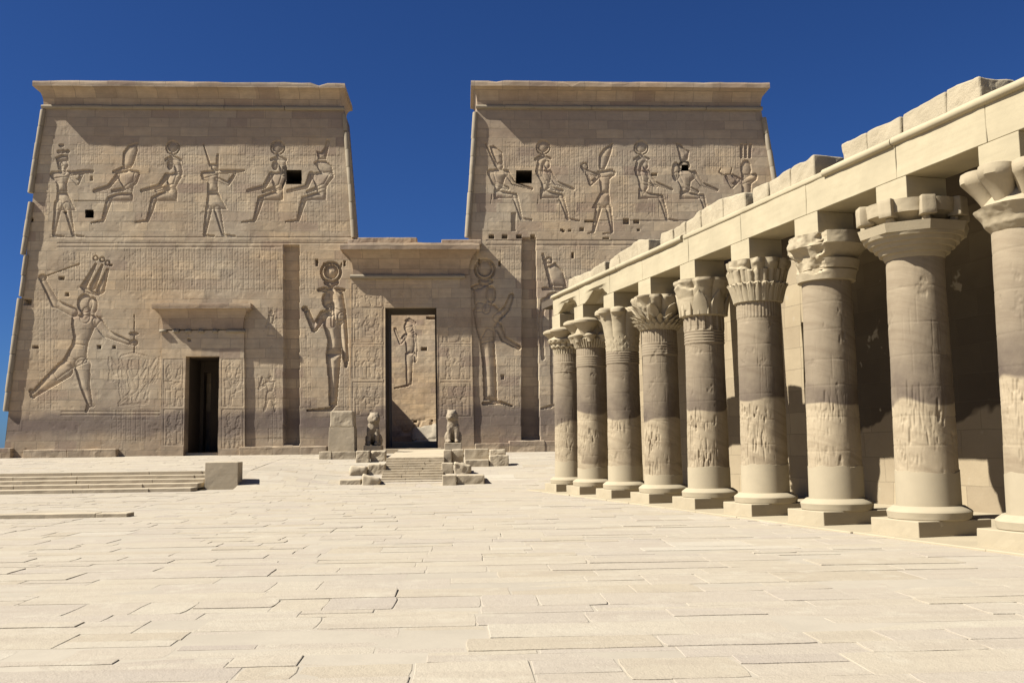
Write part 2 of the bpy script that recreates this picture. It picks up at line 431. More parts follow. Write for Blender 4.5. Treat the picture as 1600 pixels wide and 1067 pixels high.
# ------------------------------------------------------------------ carved relief engine
def sd_caps(U, V, x1, y1, r1, x2, y2, r2):
    px, py = U-x1, V-y1; bx, by = x2-x1, y2-y1
    t = np.clip((px*bx+py*by)/(bx*bx+by*by+1e-9), 0, 1)
    return np.hypot(px-t*bx, py-t*by)-(r1+(r2-r1)*t)
def sd_ell(U, V, cx, cy, rx, ry):
    k = np.hypot((U-cx)/rx, (V-cy)/ry); return (k-1)*min(rx, ry)
def sd_poly(U, V, P):
    d = np.full(U.shape, 1e9); ins = np.zeros(U.shape, bool); n = len(P)
    for i in range(n):
        (ax, ay), (bx, by) = P[i], P[(i+1) % n]
        ex, ey = bx-ax, by-ay; wx, wy = U-ax, V-ay
        t = np.clip((wx*ex+wy*ey)/(ex*ex+ey*ey+1e-9), 0, 1)
        d = np.minimum(d, np.hypot(wx-t*ex, wy-t*ey))
        ins ^= ((ay > V) != (by > V)) & (U < (bx-ax)*(V-ay)/((by-ay) if by != ay else 1e-9)+ax)
    return np.where(ins, -d, d)

def fig(ox, oy, sc, parts, A=.05, w=2.6):
    A, w = A*1.5, w*1.9
    """parts in drawing units -> photo pixel units"""
    out = []
    for p in parts:
        k = p[0]; a = p[1:]
        if k == 'c':      # chain of (x,y,r)
            pts = a[0]
            out.append(('C', [('c', ox+q[0]/sc, oy+q[1]/sc, q[2]/sc, ox+r[0]/sc, oy+r[1]/sc, r[2]/sc) for q, r in zip(pts, pts[1:])]))
        elif k == 'e': out.append(('e', ox+a[0]/sc, oy+a[1]/sc, a[2]/sc, a[3]/sc))
        elif k == 'p': out.append(('p', [(ox+x/sc, oy+y/sc) for x, y in a[0]]))
        elif k == 'o': out.append(('o', ox+a[0]/sc, oy+a[1]/sc, a[2]/sc, a[3]/sc))
    return dict(parts=out, A=A, w=w)
def sd_part(p, U, V):
    if p[0] == 'C':
        d = sd_caps(U, V, *p[1][0][1:])
        for q in p[1][1:]: d = np.minimum(d, sd_caps(U, V, *q[1:]))
        return d
    if p[0] == 'c': return sd_caps(U, V, *p[1:])
    if p[0] == 'e': return sd_ell(U, V, *p[1:])
    if p[0] == 'o': return np.abs(np.hypot(U-p[1], V-p[2])-p[3])-p[4]
    return sd_poly(U, V, p[1])
def bb_part(p):
    if p[0] == 'C':
        b = np.array([bb_part(q) for q in p[1]]); return b[:,0].min(), b[:,1].max(), b[:,2].min(), b[:,3].max()
    if p[0] == 'c': return min(p[1]-p[3], p[4]-p[6]), max(p[1]+p[3], p[4]+p[6]), min(p[2]-p[3], p[5]-p[6]), max(p[2]+p[3], p[5]+p[6])
    if p[0] == 'e': return p[1]-p[3], p[1]+p[3], p[2]-p[4], p[2]+p[4]
    if p[0] == 'o': return p[1]-p[3]-p[4], p[1]+p[3]+p[4], p[2]-p[3]-p[4], p[2]+p[3]+p[4]
    xs = [q[0] for q in p[1]]; ys = [q[1] for q in p[1]]; return min(xs), max(xs), min(ys), max(ys)

def carve(H, LAB, U, V, figs, lab0=1, pxm=28.8):
    for fi, f in enumerate(figs):
        best = np.full(H.shape, -9.0)
        near = np.full(H.shape, 99.0); crease = np.zeros(H.shape)
        for p in f['parts']:
            a, b, c, d = bb_part(p); q = 2.5
            m = (U > a-q) & (U < b+q) & (V > c-q) & (V < d+q)
            if not m.any(): continue
            s = sd_part(p, U[m], V[m])
            h = np.where(s < 0, -f['A']*np.exp(np.minimum(s, 0)/f['w']), -9)
            best[m] = np.maximum(best[m], h); near[m] = np.minimum(near[m], s)
            if f['A'] > .06: crease[m] = np.maximum(crease[m], np.exp(-((s+.6)/.75)**2))
        ins = best > -8
        best -= np.where(near < -1.6, crease*f['A']*.30, 0)
        H[ins] = np.minimum(H[ins], best[ins])
        if LAB is not None: LAB[near < 1.0] = lab0+fi

def glyph_cols(H, U, V, u0, u1, v0, v1, cw=8.0, seed=0, depth=.012, gl=.010, lines=True):
    R = random.Random(seed)
    m = (U > u0) & (U < u1) & (V > v0) & (V < v1); uu, vv = U[m], V[m]; h = np.zeros(uu.shape)
    n = max(1, int(round((u1-u0)/cw))); cw = (u1-u0)/n
    t = (uu-u0)/cw
    if lines: h -= depth*np.exp(-((t-np.round(t))*cw/.55)**2)
    ci = np.clip(t.astype(int), 0, n-1); lx = (t-ci)*cw
    ch = cw*.8; rj = ((vv-v0)/ch).astype(int); ly = (vv-v0)-rj*ch
    hid = _h(ci, rj, np.zeros_like(ci), seed+3); hx = _h(ci, rj, np.ones_like(ci), seed+9)
    cx, cy = cw/2, ch/2
    bar = (np.abs(ly-cy-(hx-.5)*ch*.4) < .7) & (np.abs(lx-cx) < cw*.34)
    vb = (np.abs(lx-cx-(hx-.5)*cw*.4) < .8) & (np.abs(ly-cy) < ch*.4)
    disc = np.hypot(lx-cx, ly-cy) < cw*.2
    bird = (np.hypot((lx-cx)/1.3, ly-cy) < cw*.17) | ((np.abs(lx-cx-1) < .6) & (ly > cy))
    g = np.where(hid < .3, bar, np.where(hid < .5, vb, np.where(hid < .7, disc, np.where(hid < .9, bird, False))))
    h -= gl*.55*g
    H[m] = np.minimum(H[m], h)

def rect_cut(H, U, V, u0, u1, v0, v1, depth):
    m = (U > u0) & (U < u1) & (V > v0) & (V < v1); H[m] = -depth
def hline(H, U, V, u0, u1, v, depth=.02, w=.7):
    m = (U > u0) & (U < u1) & (np.abs(V-v) < 3); H[m] = np.minimum(H[m], -depth*np.exp(-((V[m]-v)/w)**2))
def vline(H, U, V, u, v0, v1, depth=.02, w=.7):
    m = (V > v0) & (V < v1) & (np.abs(U-u) < 3); H[m] = np.minimum(H[m], -depth*np.exp(-((U[m]-u)/w)**2))

def small_scene(H, U, V, u0, u1, v0, v1, seed):
    """one panel of a jamb: frame, two little figures and a line of signs"""
    R = random.Random(seed)
    for v in (v0, v1): hline(H, U, V, u0, u1, v, .018, .6)
    for u in (u0, u1): vline(H, U, V, u, v0, v1, .018, .6)
    w, h = u1-u0, v1-v0; fs = []; n = R.choice([2, 3, 3]) if w > 40 else 2
    for k in range(n):
        cx = u0+w*(k+.5)/n+R.uniform(-1.5, 1.5); sgn = 1 if k < n-1 else -1
        y0 = v0+h*R.uniform(.28, .36); y1 = v1-1.5; L = (y1-y0)/60.0
        q = [('e', 2*sgn, 4, 5, 6), ('p', [(-5,-1),(5,-1),(4+R.uniform(-3,3),-15-R.random()*8),(-3,-12)]), ('p', [(-8,12),(8,12),(5,30),(-6,30)]),
             ('c', [(0,15,3.5),(13*sgn,R.uniform(16,26),2.6),(21*sgn,R.uniform(6,24),2)])]
        if R.random() < .45 and k: q += [('p', [(-7,30),(6,30),(16*sgn,38),(15*sgn,43),(-7,44)]), ('c', [(14*sgn,40,3),(16*sgn,58,2.4)]), ('c', [(16*sgn,59,2),(24*sgn,60,1.5)])]
        elif R.random() < .4: q += [('p', [(-6,30),(6,30),(7,59),(-6,59)])]
        else: q += [('p', [(-6,30),(6,30),(10,44),(-8,44)]), ('c', [(-4,44,3),(-7,60,2.2)]), ('c', [(4,44,3),(7,60,2.2)])]
        fs.append(fig(cx, y0, 1/L, q, .0125, .75))
    carve(H, None, U, V, fs)
    glyph_cols(H, U, V, u0+2, u1-2, v0+1, v0+h*.27, 5.5, seed, .008, .010)

def face_grid(xctrl, zctrl, cell, yfun):
    """grid whose columns follow the slanted control edges xctrl(z) and whose rows hit zctrl"""
    zs = []
    for a, b in zip(zctrl, zctrl[1:]):
        n = max(1, int(round((b-a)/cell))); zs += list(np.linspace(a, b, n, endpoint=False))
    zs = np.array(zs+[zctrl[-1]])
    C = np.stack([np.interp(zs, [q[1], q[3]], [q[0], q[2]]) if True else 0 for q in xctrl], 1) if False else np.stack([q[0]+(q[2]-q[0])*(zs-q[1])/(q[3]-q[1]) for q in xctrl], 1)
    cols = []; strip = []
    for k in range(C.shape[1]-1):
        n = max(1, int(round(np.max(C[:,k+1]-C[:,k])/cell)))
        t = np.linspace(0, 1, n, endpoint=False)
        cols.append(C[:,k:k+1]+(C[:,k+1:k+2]-C[:,k:k+1])*t[None]); strip += [k]*n
    X = np.concatenate(cols+[C[:,-1:]], 1); Z = np.repeat(zs[:,None], X.shape[1], 1)
    return X, Z, yfun(Z), np.array(strip), zs

def emit_face(X, Y, Z, H, LAB, keep, wall_name, mat, parent, n_fig, extra=None, ydir=np.array([0,1.0,0])):
    n, m = X.shape
    P = np.stack([X, Y-H, Z], -1).reshape(-1, 3)
    I = np.arange(n*m).reshape(n, m)
    Q = np.stack([I[:-1,:-1], I[:-1,1:], I[1:,1:], I[1:,:-1]], -1)
    lab = LAB[:-1,:-1]
    objs = []
    for k in range(0, n_fig+1):
        sel = (lab == k) & keep
        Fq = Q[sel]
        if len(Fq) == 0: continue
        used = np.unique(Fq); mp = np.full(n*m, -1); mp[used] = np.arange(len(used))
        Vv = P[used]; Fq = mp[Fq]
        if k == 0 and extra is not None:
            eV, eF = extra; Fq = np.concatenate([Fq, np.asarray(eF)+len(Vv)]); Vv = np.concatenate([Vv, np.asarray(eV)])
        o = mesh_np(wall_name if k == 0 else 'carved_figure', Vv, Fq, mat, parent, smooth=True)
        objs.append(o)
    return objs

# ------------------------------------------------------------------ pylon
DY, KB, ZB = 52.0, .035, 1.3
def ty(z): return DY+KB*(np.asarray(z, float)-ZB)
def tp(u, v, off=0.0): return ypl(u, v, DY-off, KB, ZB)
def tz(v, u=640): return tp(u, v)[2]
CELL = .033

def pR1(x): return (60, 200, 5.927)
KING = lambda: None
# --- figures of the left tower (photo pixels via crop transforms)
A1, A2, A5, A6 = (60,200,5.927), (300,200,5.927), (740,200,5.927), (980,200,5.927)
BIG, GAT, FR = (30,390,4.104), (460,390,3.953), (840,380,3.336)
LEFT_FIGS = [
 fig(*A1, [('p',[(158,275),(215,248),(275,256),(280,305),(175,318)]),('p',[(165,300),(205,300),(210,385),(185,385)]),('e',240,342,36,46),('c',[(228,370,26),(228,410,30)]),
  ('p',[(118,405),(210,398),(300,400),(290,440),(266,520),(268,592),(172,592),(165,500),(122,470)]),
  ('c',[(140,435,34),(300,425,22),(425,408,20),(500,405,14)]),('c',[(295,440,18),(362,512,20),(402,430,15)]),
  ('p',[(172,598),(266,598),(348,765),(150,765)]),('c',[(185,700,40),(148,930,20),(142,985,16)]),('c',[(140,997,10),(235,1006,6)]),
  ('c',[(262,720,38),(308,930,20),(320,985,16)]),('c',[(320,996,11),(420,1006,6)]),('e',190,222,20,18),('e',230,220,20,18),('e',272,220,20,18),('e',215,165,26,16)], .05),
 fig(*A1, [('p',[(775,330),(785,225),(830,165),(920,135),(918,220),(885,330),(860,370),(790,390)]),('c',[(700,408,14),(760,395,26),(800,385,34)]),
  ('p',[(720,420),(850,388),(935,400),(932,460),(882,520),(872,605),(780,545),(738,470)]),('c',[(735,440,22),(650,545,19),(520,585,18)]),
  ('c',[(912,430,30),(890,505,25),(780,570,18),(690,585,16)]),('p',[(873,600),(875,678),(635,678),(640,640),(720,608)]),
  ('c',[(655,665,28),(622,770,22),(600,850,17)]),('c',[(598,860,13),(490,882,7)]),('c',[(335,676,4),(640,676,4)])], .05),
 fig(*A1, [('e',1245,180,48,46),('o',1245,186,60,7),('c',[(1240,235,12),(1240,262,14)]),('c',[(1180,295,14),(1245,272,20),(1315,300,14)]),
  ('e',1218,345,28,44),('p',[(1215,285),(1250,262),(1312,292),(1338,400),(1325,468),(1275,470),(1255,350)]),('p',[(1195,430),(1312,400),(1325,462),(1280,530),(1286,672),(1200,605),(1190,500)]),
  ('c',[(1190,440,26),(1120,540,20),(955,582,15)]),('c',[(1292,450,26),(1262,530,21),(1090,582,14)]),('p',[(1286,560),(1286,678),(1058,682),(1045,640),(1180,575)]),
  ('c',[(1068,665,30),(1040,770,23),(1012,850,17)]),('c',[(1010,860,13),(900,874,7)])], .05),
 fig(*A2, [('c',[(105,150,5),(168,350,10)]),('p',[(172,335),(222,330),(226,242),(247,240),(248,385),(180,388)]),('e',215,365,34,34),
  ('p',[(85,408),(240,395),(248,440),(240,500),(242,592),(140,592),(140,500),(90,478)]),('c',[(112,435,32),(250,408,22),(400,405,18),(480,395,11)]),
  ('c',[(230,475,22),(332,520,20),(395,430,14)]),('p',[(140,598),(242,598),(328,757),(128,757)]),('c',[(155,750,34),(125,930,20),(116,985,15)]),
  ('c',[(116,996,10),(205,1002,6)]),('c',[(232,750,34),(274,930,21),(288,985,16)]),('c',[(290,994,11),(400,1002,6)])], .05),
 fig(*A2, [('e',795,180,50,48),('o',795,186,62,7),('c',[(797,238,12),(800,262,14)]),('c',[(735,295,13),(800,275,20),(868,298,14)]),
  ('e',768,350,28,44),('p',[(765,290),(800,265),(866,296),(886,400),(868,450),(822,450),(805,350)]),('p',[(735,420),(862,400),(882,470),(842,560),(846,672),(770,600),(740,500)]),
  ('c',[(735,430,25),(670,545,20),(520,582,16)]),('c',[(852,440,25),(812,540,20),(660,592,14)]),('p',[(846,560),(846,672),(636,677),(605,642),(740,590)]),
  ('c',[(635,662,30),(602,780,23),(580,850,17)]),('c',[(578,860,13),(465,874,7)])], .05),
 fig(*A2, [('p',[(1152,212),(1168,292),(1242,296),(1280,108),(1248,108),(1226,190),(1190,230)]),('p',[(1126,328),(1160,300),(1240,306),(1292,350),(1318,442),(1230,425),(1180,402),(1150,350)]),
  ('p',[(1088,420),(1180,408),(1302,400),(1312,460),(1247,540),(1242,668),(1160,600),(1130,500)]),('c',[(1105,432,28),(1060,545,20),(890,586,16)]),
  ('c',[(1290,440,27),(1232,530,21),(1070,592,14)]),('p',[(1242,580),(1242,670),(1045,674),(1012,640),(1150,600)]),('c',[(1038,662,28),(1002,780,21),(986,846,15)]),('c',[(984,857,12),(870,870,7)])], .05),
 fig(*BIG, [('c',[(490,95,8),(415,232,20)]),('c',[(532,100,8),(472,238,22)]),('c',[(566,130,10),(522,258,28)]),('o',490,55,14,5),('o',533,64,14,5),('o',567,86,14,5),
  ('c',[(395,238,8),(430,262,16),(505,290,10)]),('e',420,345,50,62),('e',472,358,32,54),('c',[(432,395,28),(420,440,34)]),('c',[(478,405,7),(484,430,6)]),
  ('p',[(340,420),(480,418),(528,450),(482,505),(442,600),(432,690),(400,740),(318,680),(345,560),(332,470)]),
  ('c',[(345,402,32),(232,348,27),(152,195,20)]),('e',150,180,28,22),('c',[(180,168,3.5),(330,112,4),(382,95,7)]),
  ('c',[(500,462,34),(562,542,27),(700,596,18)]),('e',735,598,28,22),('c',[(738,420,3),(738,660,4)]),('e',735,540,30,12),
  ('p',[(338,600),(430,610),(436,722),(332,765),(240,832),(215,795),(290,690)]),('c',[(290,770,58),(180,855,40),(88,930,22)]),('c',[(75,905,14),(90,945,12)]),
  ('c',[(405,740,54),(420,870,34),(452,990,19)]),('c',[(430,1035,10),(440,1000,12),(470,1000,12)])], .056, 3.0),
 fig(*BIG, [('c',[(735+i*30+((i*7+r*5)%9-4)*3,750+52*r-abs(i)*4+((i*5+r*3)%7)*3,7+(i*i+r)%4),(735+i*34+((i*3+r*7)%7-3)*4,716+52*r-abs(i)*5,5)]) for r in range(5) for i in range(-5,6) if not (r > 2 and abs(i) > 3)]+
  [('c',[(660,690,14),(730,676,18),(820,692,14)]),('c',[(640,985,8),(740,900,18),(700,780,14)]),('c',[(640,1000,6),(820,985,8)])], .0095, .8),
 fig(*GAT, [('e',226,136,44,46),('o',226,140,60,8),('c',[(170,130,5),(182,85,4)]),('c',[(282,130,5),(292,85,4)]),('c',[(195,205,14),(228,215,20),(262,205,14)]),
  ('e',200,312,32,50),('c',[(212,350,22),(225,385,26)]),('p',[(175,262),(205,236),(268,235),(302,272),(322,390),(300,440),(248,440),(232,320),(215,268)]),('c',[(232,330,12),(238,400,13),(236,470,11)]),('c',[(150,250,10),(190,245,16)]),('c',[(270,250,16),(305,250,10)]),
  ('c',[(180,402,28),(122,490,21),(78,385,18)]),('e',64,366,20,18),('p',[(165,402),(250,358),(318,392),(316,440),(278,470),(288,580),(292,642),(196,642),(205,560),(178,470)]),
  ('c',[(294,410,28),(308,560,23),(318,680,19)]),('e',318,705,12,26),('p',[(192,642),(290,642),(278,780),(264,962),(214,962),(208,800)]),
  ('c',[(242,960,15),(225,985,12),(80,994,6)])], .125, 4.2),
 fig(412, 480, 5, [('e',60,40,16,18),('p',[(35,60),(85,60),(75,130),(45,130)]),('c',[(45,80,10),(20,150,8)]),('p',[(40,130),(80,130),(90,220),(30,220)])], .03, 1.6),
 fig(400, 585, 4.2, [('e',95,25,14,16),('p',[(60,45),(125,45),(110,110),(75,110)]),('c',[(65,60,10),(20,95,8),(40,20,6)]),('p',[(70,110),(115,110),(130,170),(60,170)]),('c',[(75,170,10),(55,235,8)]),('c',[(112,170,10),(125,235,8)])], .022, 1.5),
]
RIGHT_FIGS = [
 fig(*A5, [('c',[(112,150,7),(205,352,10)]),('p',[(150,172),(190,165),(242,210),(268,230),(274,340),(212,348),(165,220)]),('e',242,355,34,36),
  ('p',[(135,400),(200,380),(312,390),(322,432),(290,470),(266,560),(198,602),(190,520),(148,470)]),('c',[(156,412,30),(192,512,23),(320,562,16)]),
  ('c',[(308,412,25),(370,512,20),(540,566,13)]),('p',[(188,575),(270,585),(402,608),(414,652),(188,657)]),('c',[(385,640,28),(420,760,20),(440,838,15)]),('c',[(440,840,12),(540,853,7)]),('c',[(168,620,3),(160,700,3)])], .045),
 fig(*A5, [('e',645,175,52,50),('o',645,182,62,6),('c',[(645,235,12),(645,262,16)]),('c',[(575,292,14),(640,262,20),(712,285,10)]),
  ('e',682,340,28,44),('p',[(690,275),(645,262),(598,282),(572,400),(590,450),(640,455),(650,350)]),('p',[(588,400),(680,388),(712,402),(722,450),(702,560),(640,605),(622,500)]),
  ('c',[(600,412,26),(652,505,20)]),('c',[(704,412,25),(765,512,20),(925,566,13)]),('c',[(680,500,18),(730,562,16),(825,582,12)]),
  ('p',[(618,555),(702,588),(822,608),(834,652),(615,657)]),('c',[(812,640,28),(850,760,20),(870,838,15)]),('c',[(870,842,12),(978,862,7)]),('c',[(600,620,3),(595,700,3)])], .045),
 fig(*A5, [('p',[(1158,350),(1162,255),(1205,192),(1255,165),(1292,140),(1280,220),(1242,330),(1215,388),(1165,388)]),
  ('p',[(1148,400),(1290,380),(1308,432),(1262,480),(1256,602),(1174,602),(1165,480)]),('c',[(1290,422,28),(1160,442,22),(1080,420,18),(1045,390,14)]),
  ('o',1028,360,30,7),('c',[(995,345,8),(1030,400,14)]),('c',[(1160,445,20),(1085,520,18),(1048,420,13)]),('p',[(1172,600),(1257,600),(1272,742),(1095,742)]),
  ('c',[(1160,735,30),(1122,900,19),(1110,958,14)]),('c',[(1110,966,9),(1060,977,6)]),('c',[(1250,735,30),(1276,900,19),(1282,962,14)]),('c',[(1275,971,9),(1200,982,6)])], .045),
 fig(*A6, [('e',130,180,52,50),('o',130,187,62,6),('c',[(130,238,12),(130,262,14)]),('c',[(65,292,12),(130,265,18),(200,290,10)]),
  ('e',170,345,28,44),('p',[(185,280),(140,262),(88,290),(62,390),(80,445),(128,450),(138,350)]),('p',[(84,400),(190,390),(202,460),(192,560),(150,622),(108,540)]),
  ('c',[(190,412,23),(252,512,20),(412,572,13)]),('c',[(98,412,25),(130,502,20),(272,542,14)]),('p',[(105,558),(192,600),(312,618),(332,652),(100,662)]),
  ('c',[(312,645,28),(350,770,20),(366,843,15)]),('c',[(366,846,12),(470,860,7)])], .045),
 fig(*A6, [('p',[(448,140),(490,150),(540,200),(577,215),(562,302),(488,306),(470,220)]),('e',530,350,52,48),('e',452,405,40,88),
  ('p',[(448,412),(500,390),(622,400),(642,460),(592,500),(582,590),(500,622),(488,520)]),('c',[(460,430,27),(512,532,22),(655,592,15)]),
  ('c',[(622,420,25),(690,522,20),(832,577,14)]),('p',[(488,578),(590,600),(712,620),(724,657),(486,662)]),('c',[(696,640,26),(722,740,20),(740,810,15)])], .045),
 fig(*A6, [('c',[(1058,160,13),(1058,270,14)]),('c',[(1098,160,13),(1098,270,14)]),('c',[(1142,160,13),(1136,270,14)]),('e',1100,380,52,82),
  ('p',[(1058,430),(1190,428),(1203,480),(1152,520),(1147,660),(1064,660),(1060,520)]),('c',[(1180,450,28),(1070,502,22),(975,440,14)]),
  ('c',[(1030,482,20),(972,545,18),(915,450,13)]),('c',[(868,375,5),(850,410,6),(890,438,6),(955,430,6),(972,370,4)])], .045),
 fig(*GAT, [('e',1176,118,47,48),('o',1176,122,60,7),('c',[(1150,195,14),(1180,205,20),(1215,195,14)]),('p',[(1105,252),(1150,215),(1200,213),(1195,300),(1180,380),(1120,385),(1108,320)]),('e',1215,275,32,52),('c',[(1200,330,22),(1185,370,26)]),
  ('c',[(1100,235,12),(1150,222,18)]),('p',[(1102,372),(1130,320),(1240,340),(1292,402),(1247,470),(1240,562),(1150,582),(1118,480)]),
  ('c',[(1250,422,26),(1312,362,22),(1342,285,17)]),('c',[(1258,470,23),(1292,552,20),(1385,604,15)]),('p',[(1143,562),(1190,482),(1232,500),(1247,700),(1254,932),(1168,932),(1160,700)]),
  ('c',[(1168,950,11),(1270,942,10),(1345,966,5)])], .115, 3.2),
 fig(*FR, [('c',[(28,60,8),(72,225,10)]),('o',60,90,14,5),('p',[(58,222),(48,125),(92,100),(135,150),(155,228)]),('c',[(30,238,8),(150,240,10)]),('e',92,290,48,36),
  ('c',[(85,280,16),(30,300,14),(15,420,12),(28,600,10)]),('p',[(60,300),(120,300),(140,420),(120,600),(112,850),(70,850),(66,620)]),('c',[(70,850,8),(20,862,5)])], .06, 2.6),
]

def cornice(mb, x0, x1, yf, yb, z0, z1, ov, fo, lip=.24, cell=.5, amp=.012, seed=1, ends=True):
    """cavetto: hollow flaring out to a flat lip, running round all four sides"""
    h = z1-z0; prof = [(0, 0)]
    for t in np.linspace(0, 1, 9)[1:]:
        prof.append((ov*(1-math.cos(t*math.pi/2)), (1-lip)*h*math.sin(t*math.pi/2)**.85))
    prof += [(ov, h*(1-lip)+.002), (ov, h*.93), (ov*.97, h)]
    nx = max(2, int((x1-x0)/cell)); ny = max(2, int((yb-yf)/(cell*2)))
    R = []
    for o, z in prof:
        a, b, c, d = x0-o, x1+o, yf-o*fo/ov, yb+o
        if not ends: a, b, d = x0, x1, yb
        ring = [(a+(b-a)*i/nx, c) for i in range(nx)]+[(b, c+(d-c)*i/ny) for i in range(ny)]+[(b-(b-a)*i/nx, d) for i in range(nx)]+[(a, d-(d-c)*i/ny) for i in range(ny)]
        R.append([(p[0], p[1], z0+z) for p in ring])
    R = np.array(R)
    nz = fbm(R, .8, seed, 4)
    k = np.linspace(0, 1, len(R))[:, None]**2
    R[..., 1] += nz*amp*k*2.2; R[..., 2] += fbm(R, 1.7, seed+5, 3)*amp*k*2.0
    # broken notches along the upper lip
    nt_ = np.clip(fbm(R, 1.1, seed+9, 3)-.55, 0, 1)
    R[..., 2] -= nt_*.5*(k > .8)
    mb.rings(R)

def roll(points, r, seed, parent, mat=None, seg=.9):
    """round moulding laid in drum-like lengths"""
    p0, p1 = np.array(points[0], float), np.array(points[-1], float); L = np.linalg.norm(p1-p0); n = max(1, int(L/seg)); mb = MB()
    R = random.Random(seed)
    for i in range(n):
        a, b = p0+(p1-p0)*(i/n), p0+(p1-p0)*((i+1)/n)-(p1-p0)/L*.012
        j = np.array([R.gauss(0, .008), R.gauss(0, .006), R.gauss(0, .004)]); rr = r*R.uniform(.93, 1.04)
        mb.tube([a+j, a+j+(b-a)*.06, a+j+(b-a)*.94, b+j], [rr*.93, rr, rr, rr*.93], 14)
    return sharp(mb.build('roll_moulding', mat or MAT['roll'], parent, True), 40)

def box_shell(x0a, x1a, x0b, x1b, zb, zt, yb):
    """sides, back and top behind a battered front: returns verts, quads (a: bottom, b: top)"""
    V = [(x0a, float(ty(zb)), zb), (x1a, float(ty(zb)), zb), (x1a+.0, yb, zb), (x0a, yb, zb),
         (x0b, float(ty(zt)), zt), (x1b, float(ty(zt)), zt), (x1b, yb-.7, zt), (x0b, yb-.7, zt)]
    F = [(1,2,6,5), (2,3,7,6), (3,0,4,7), (4,5,6,7)]
    return V, F

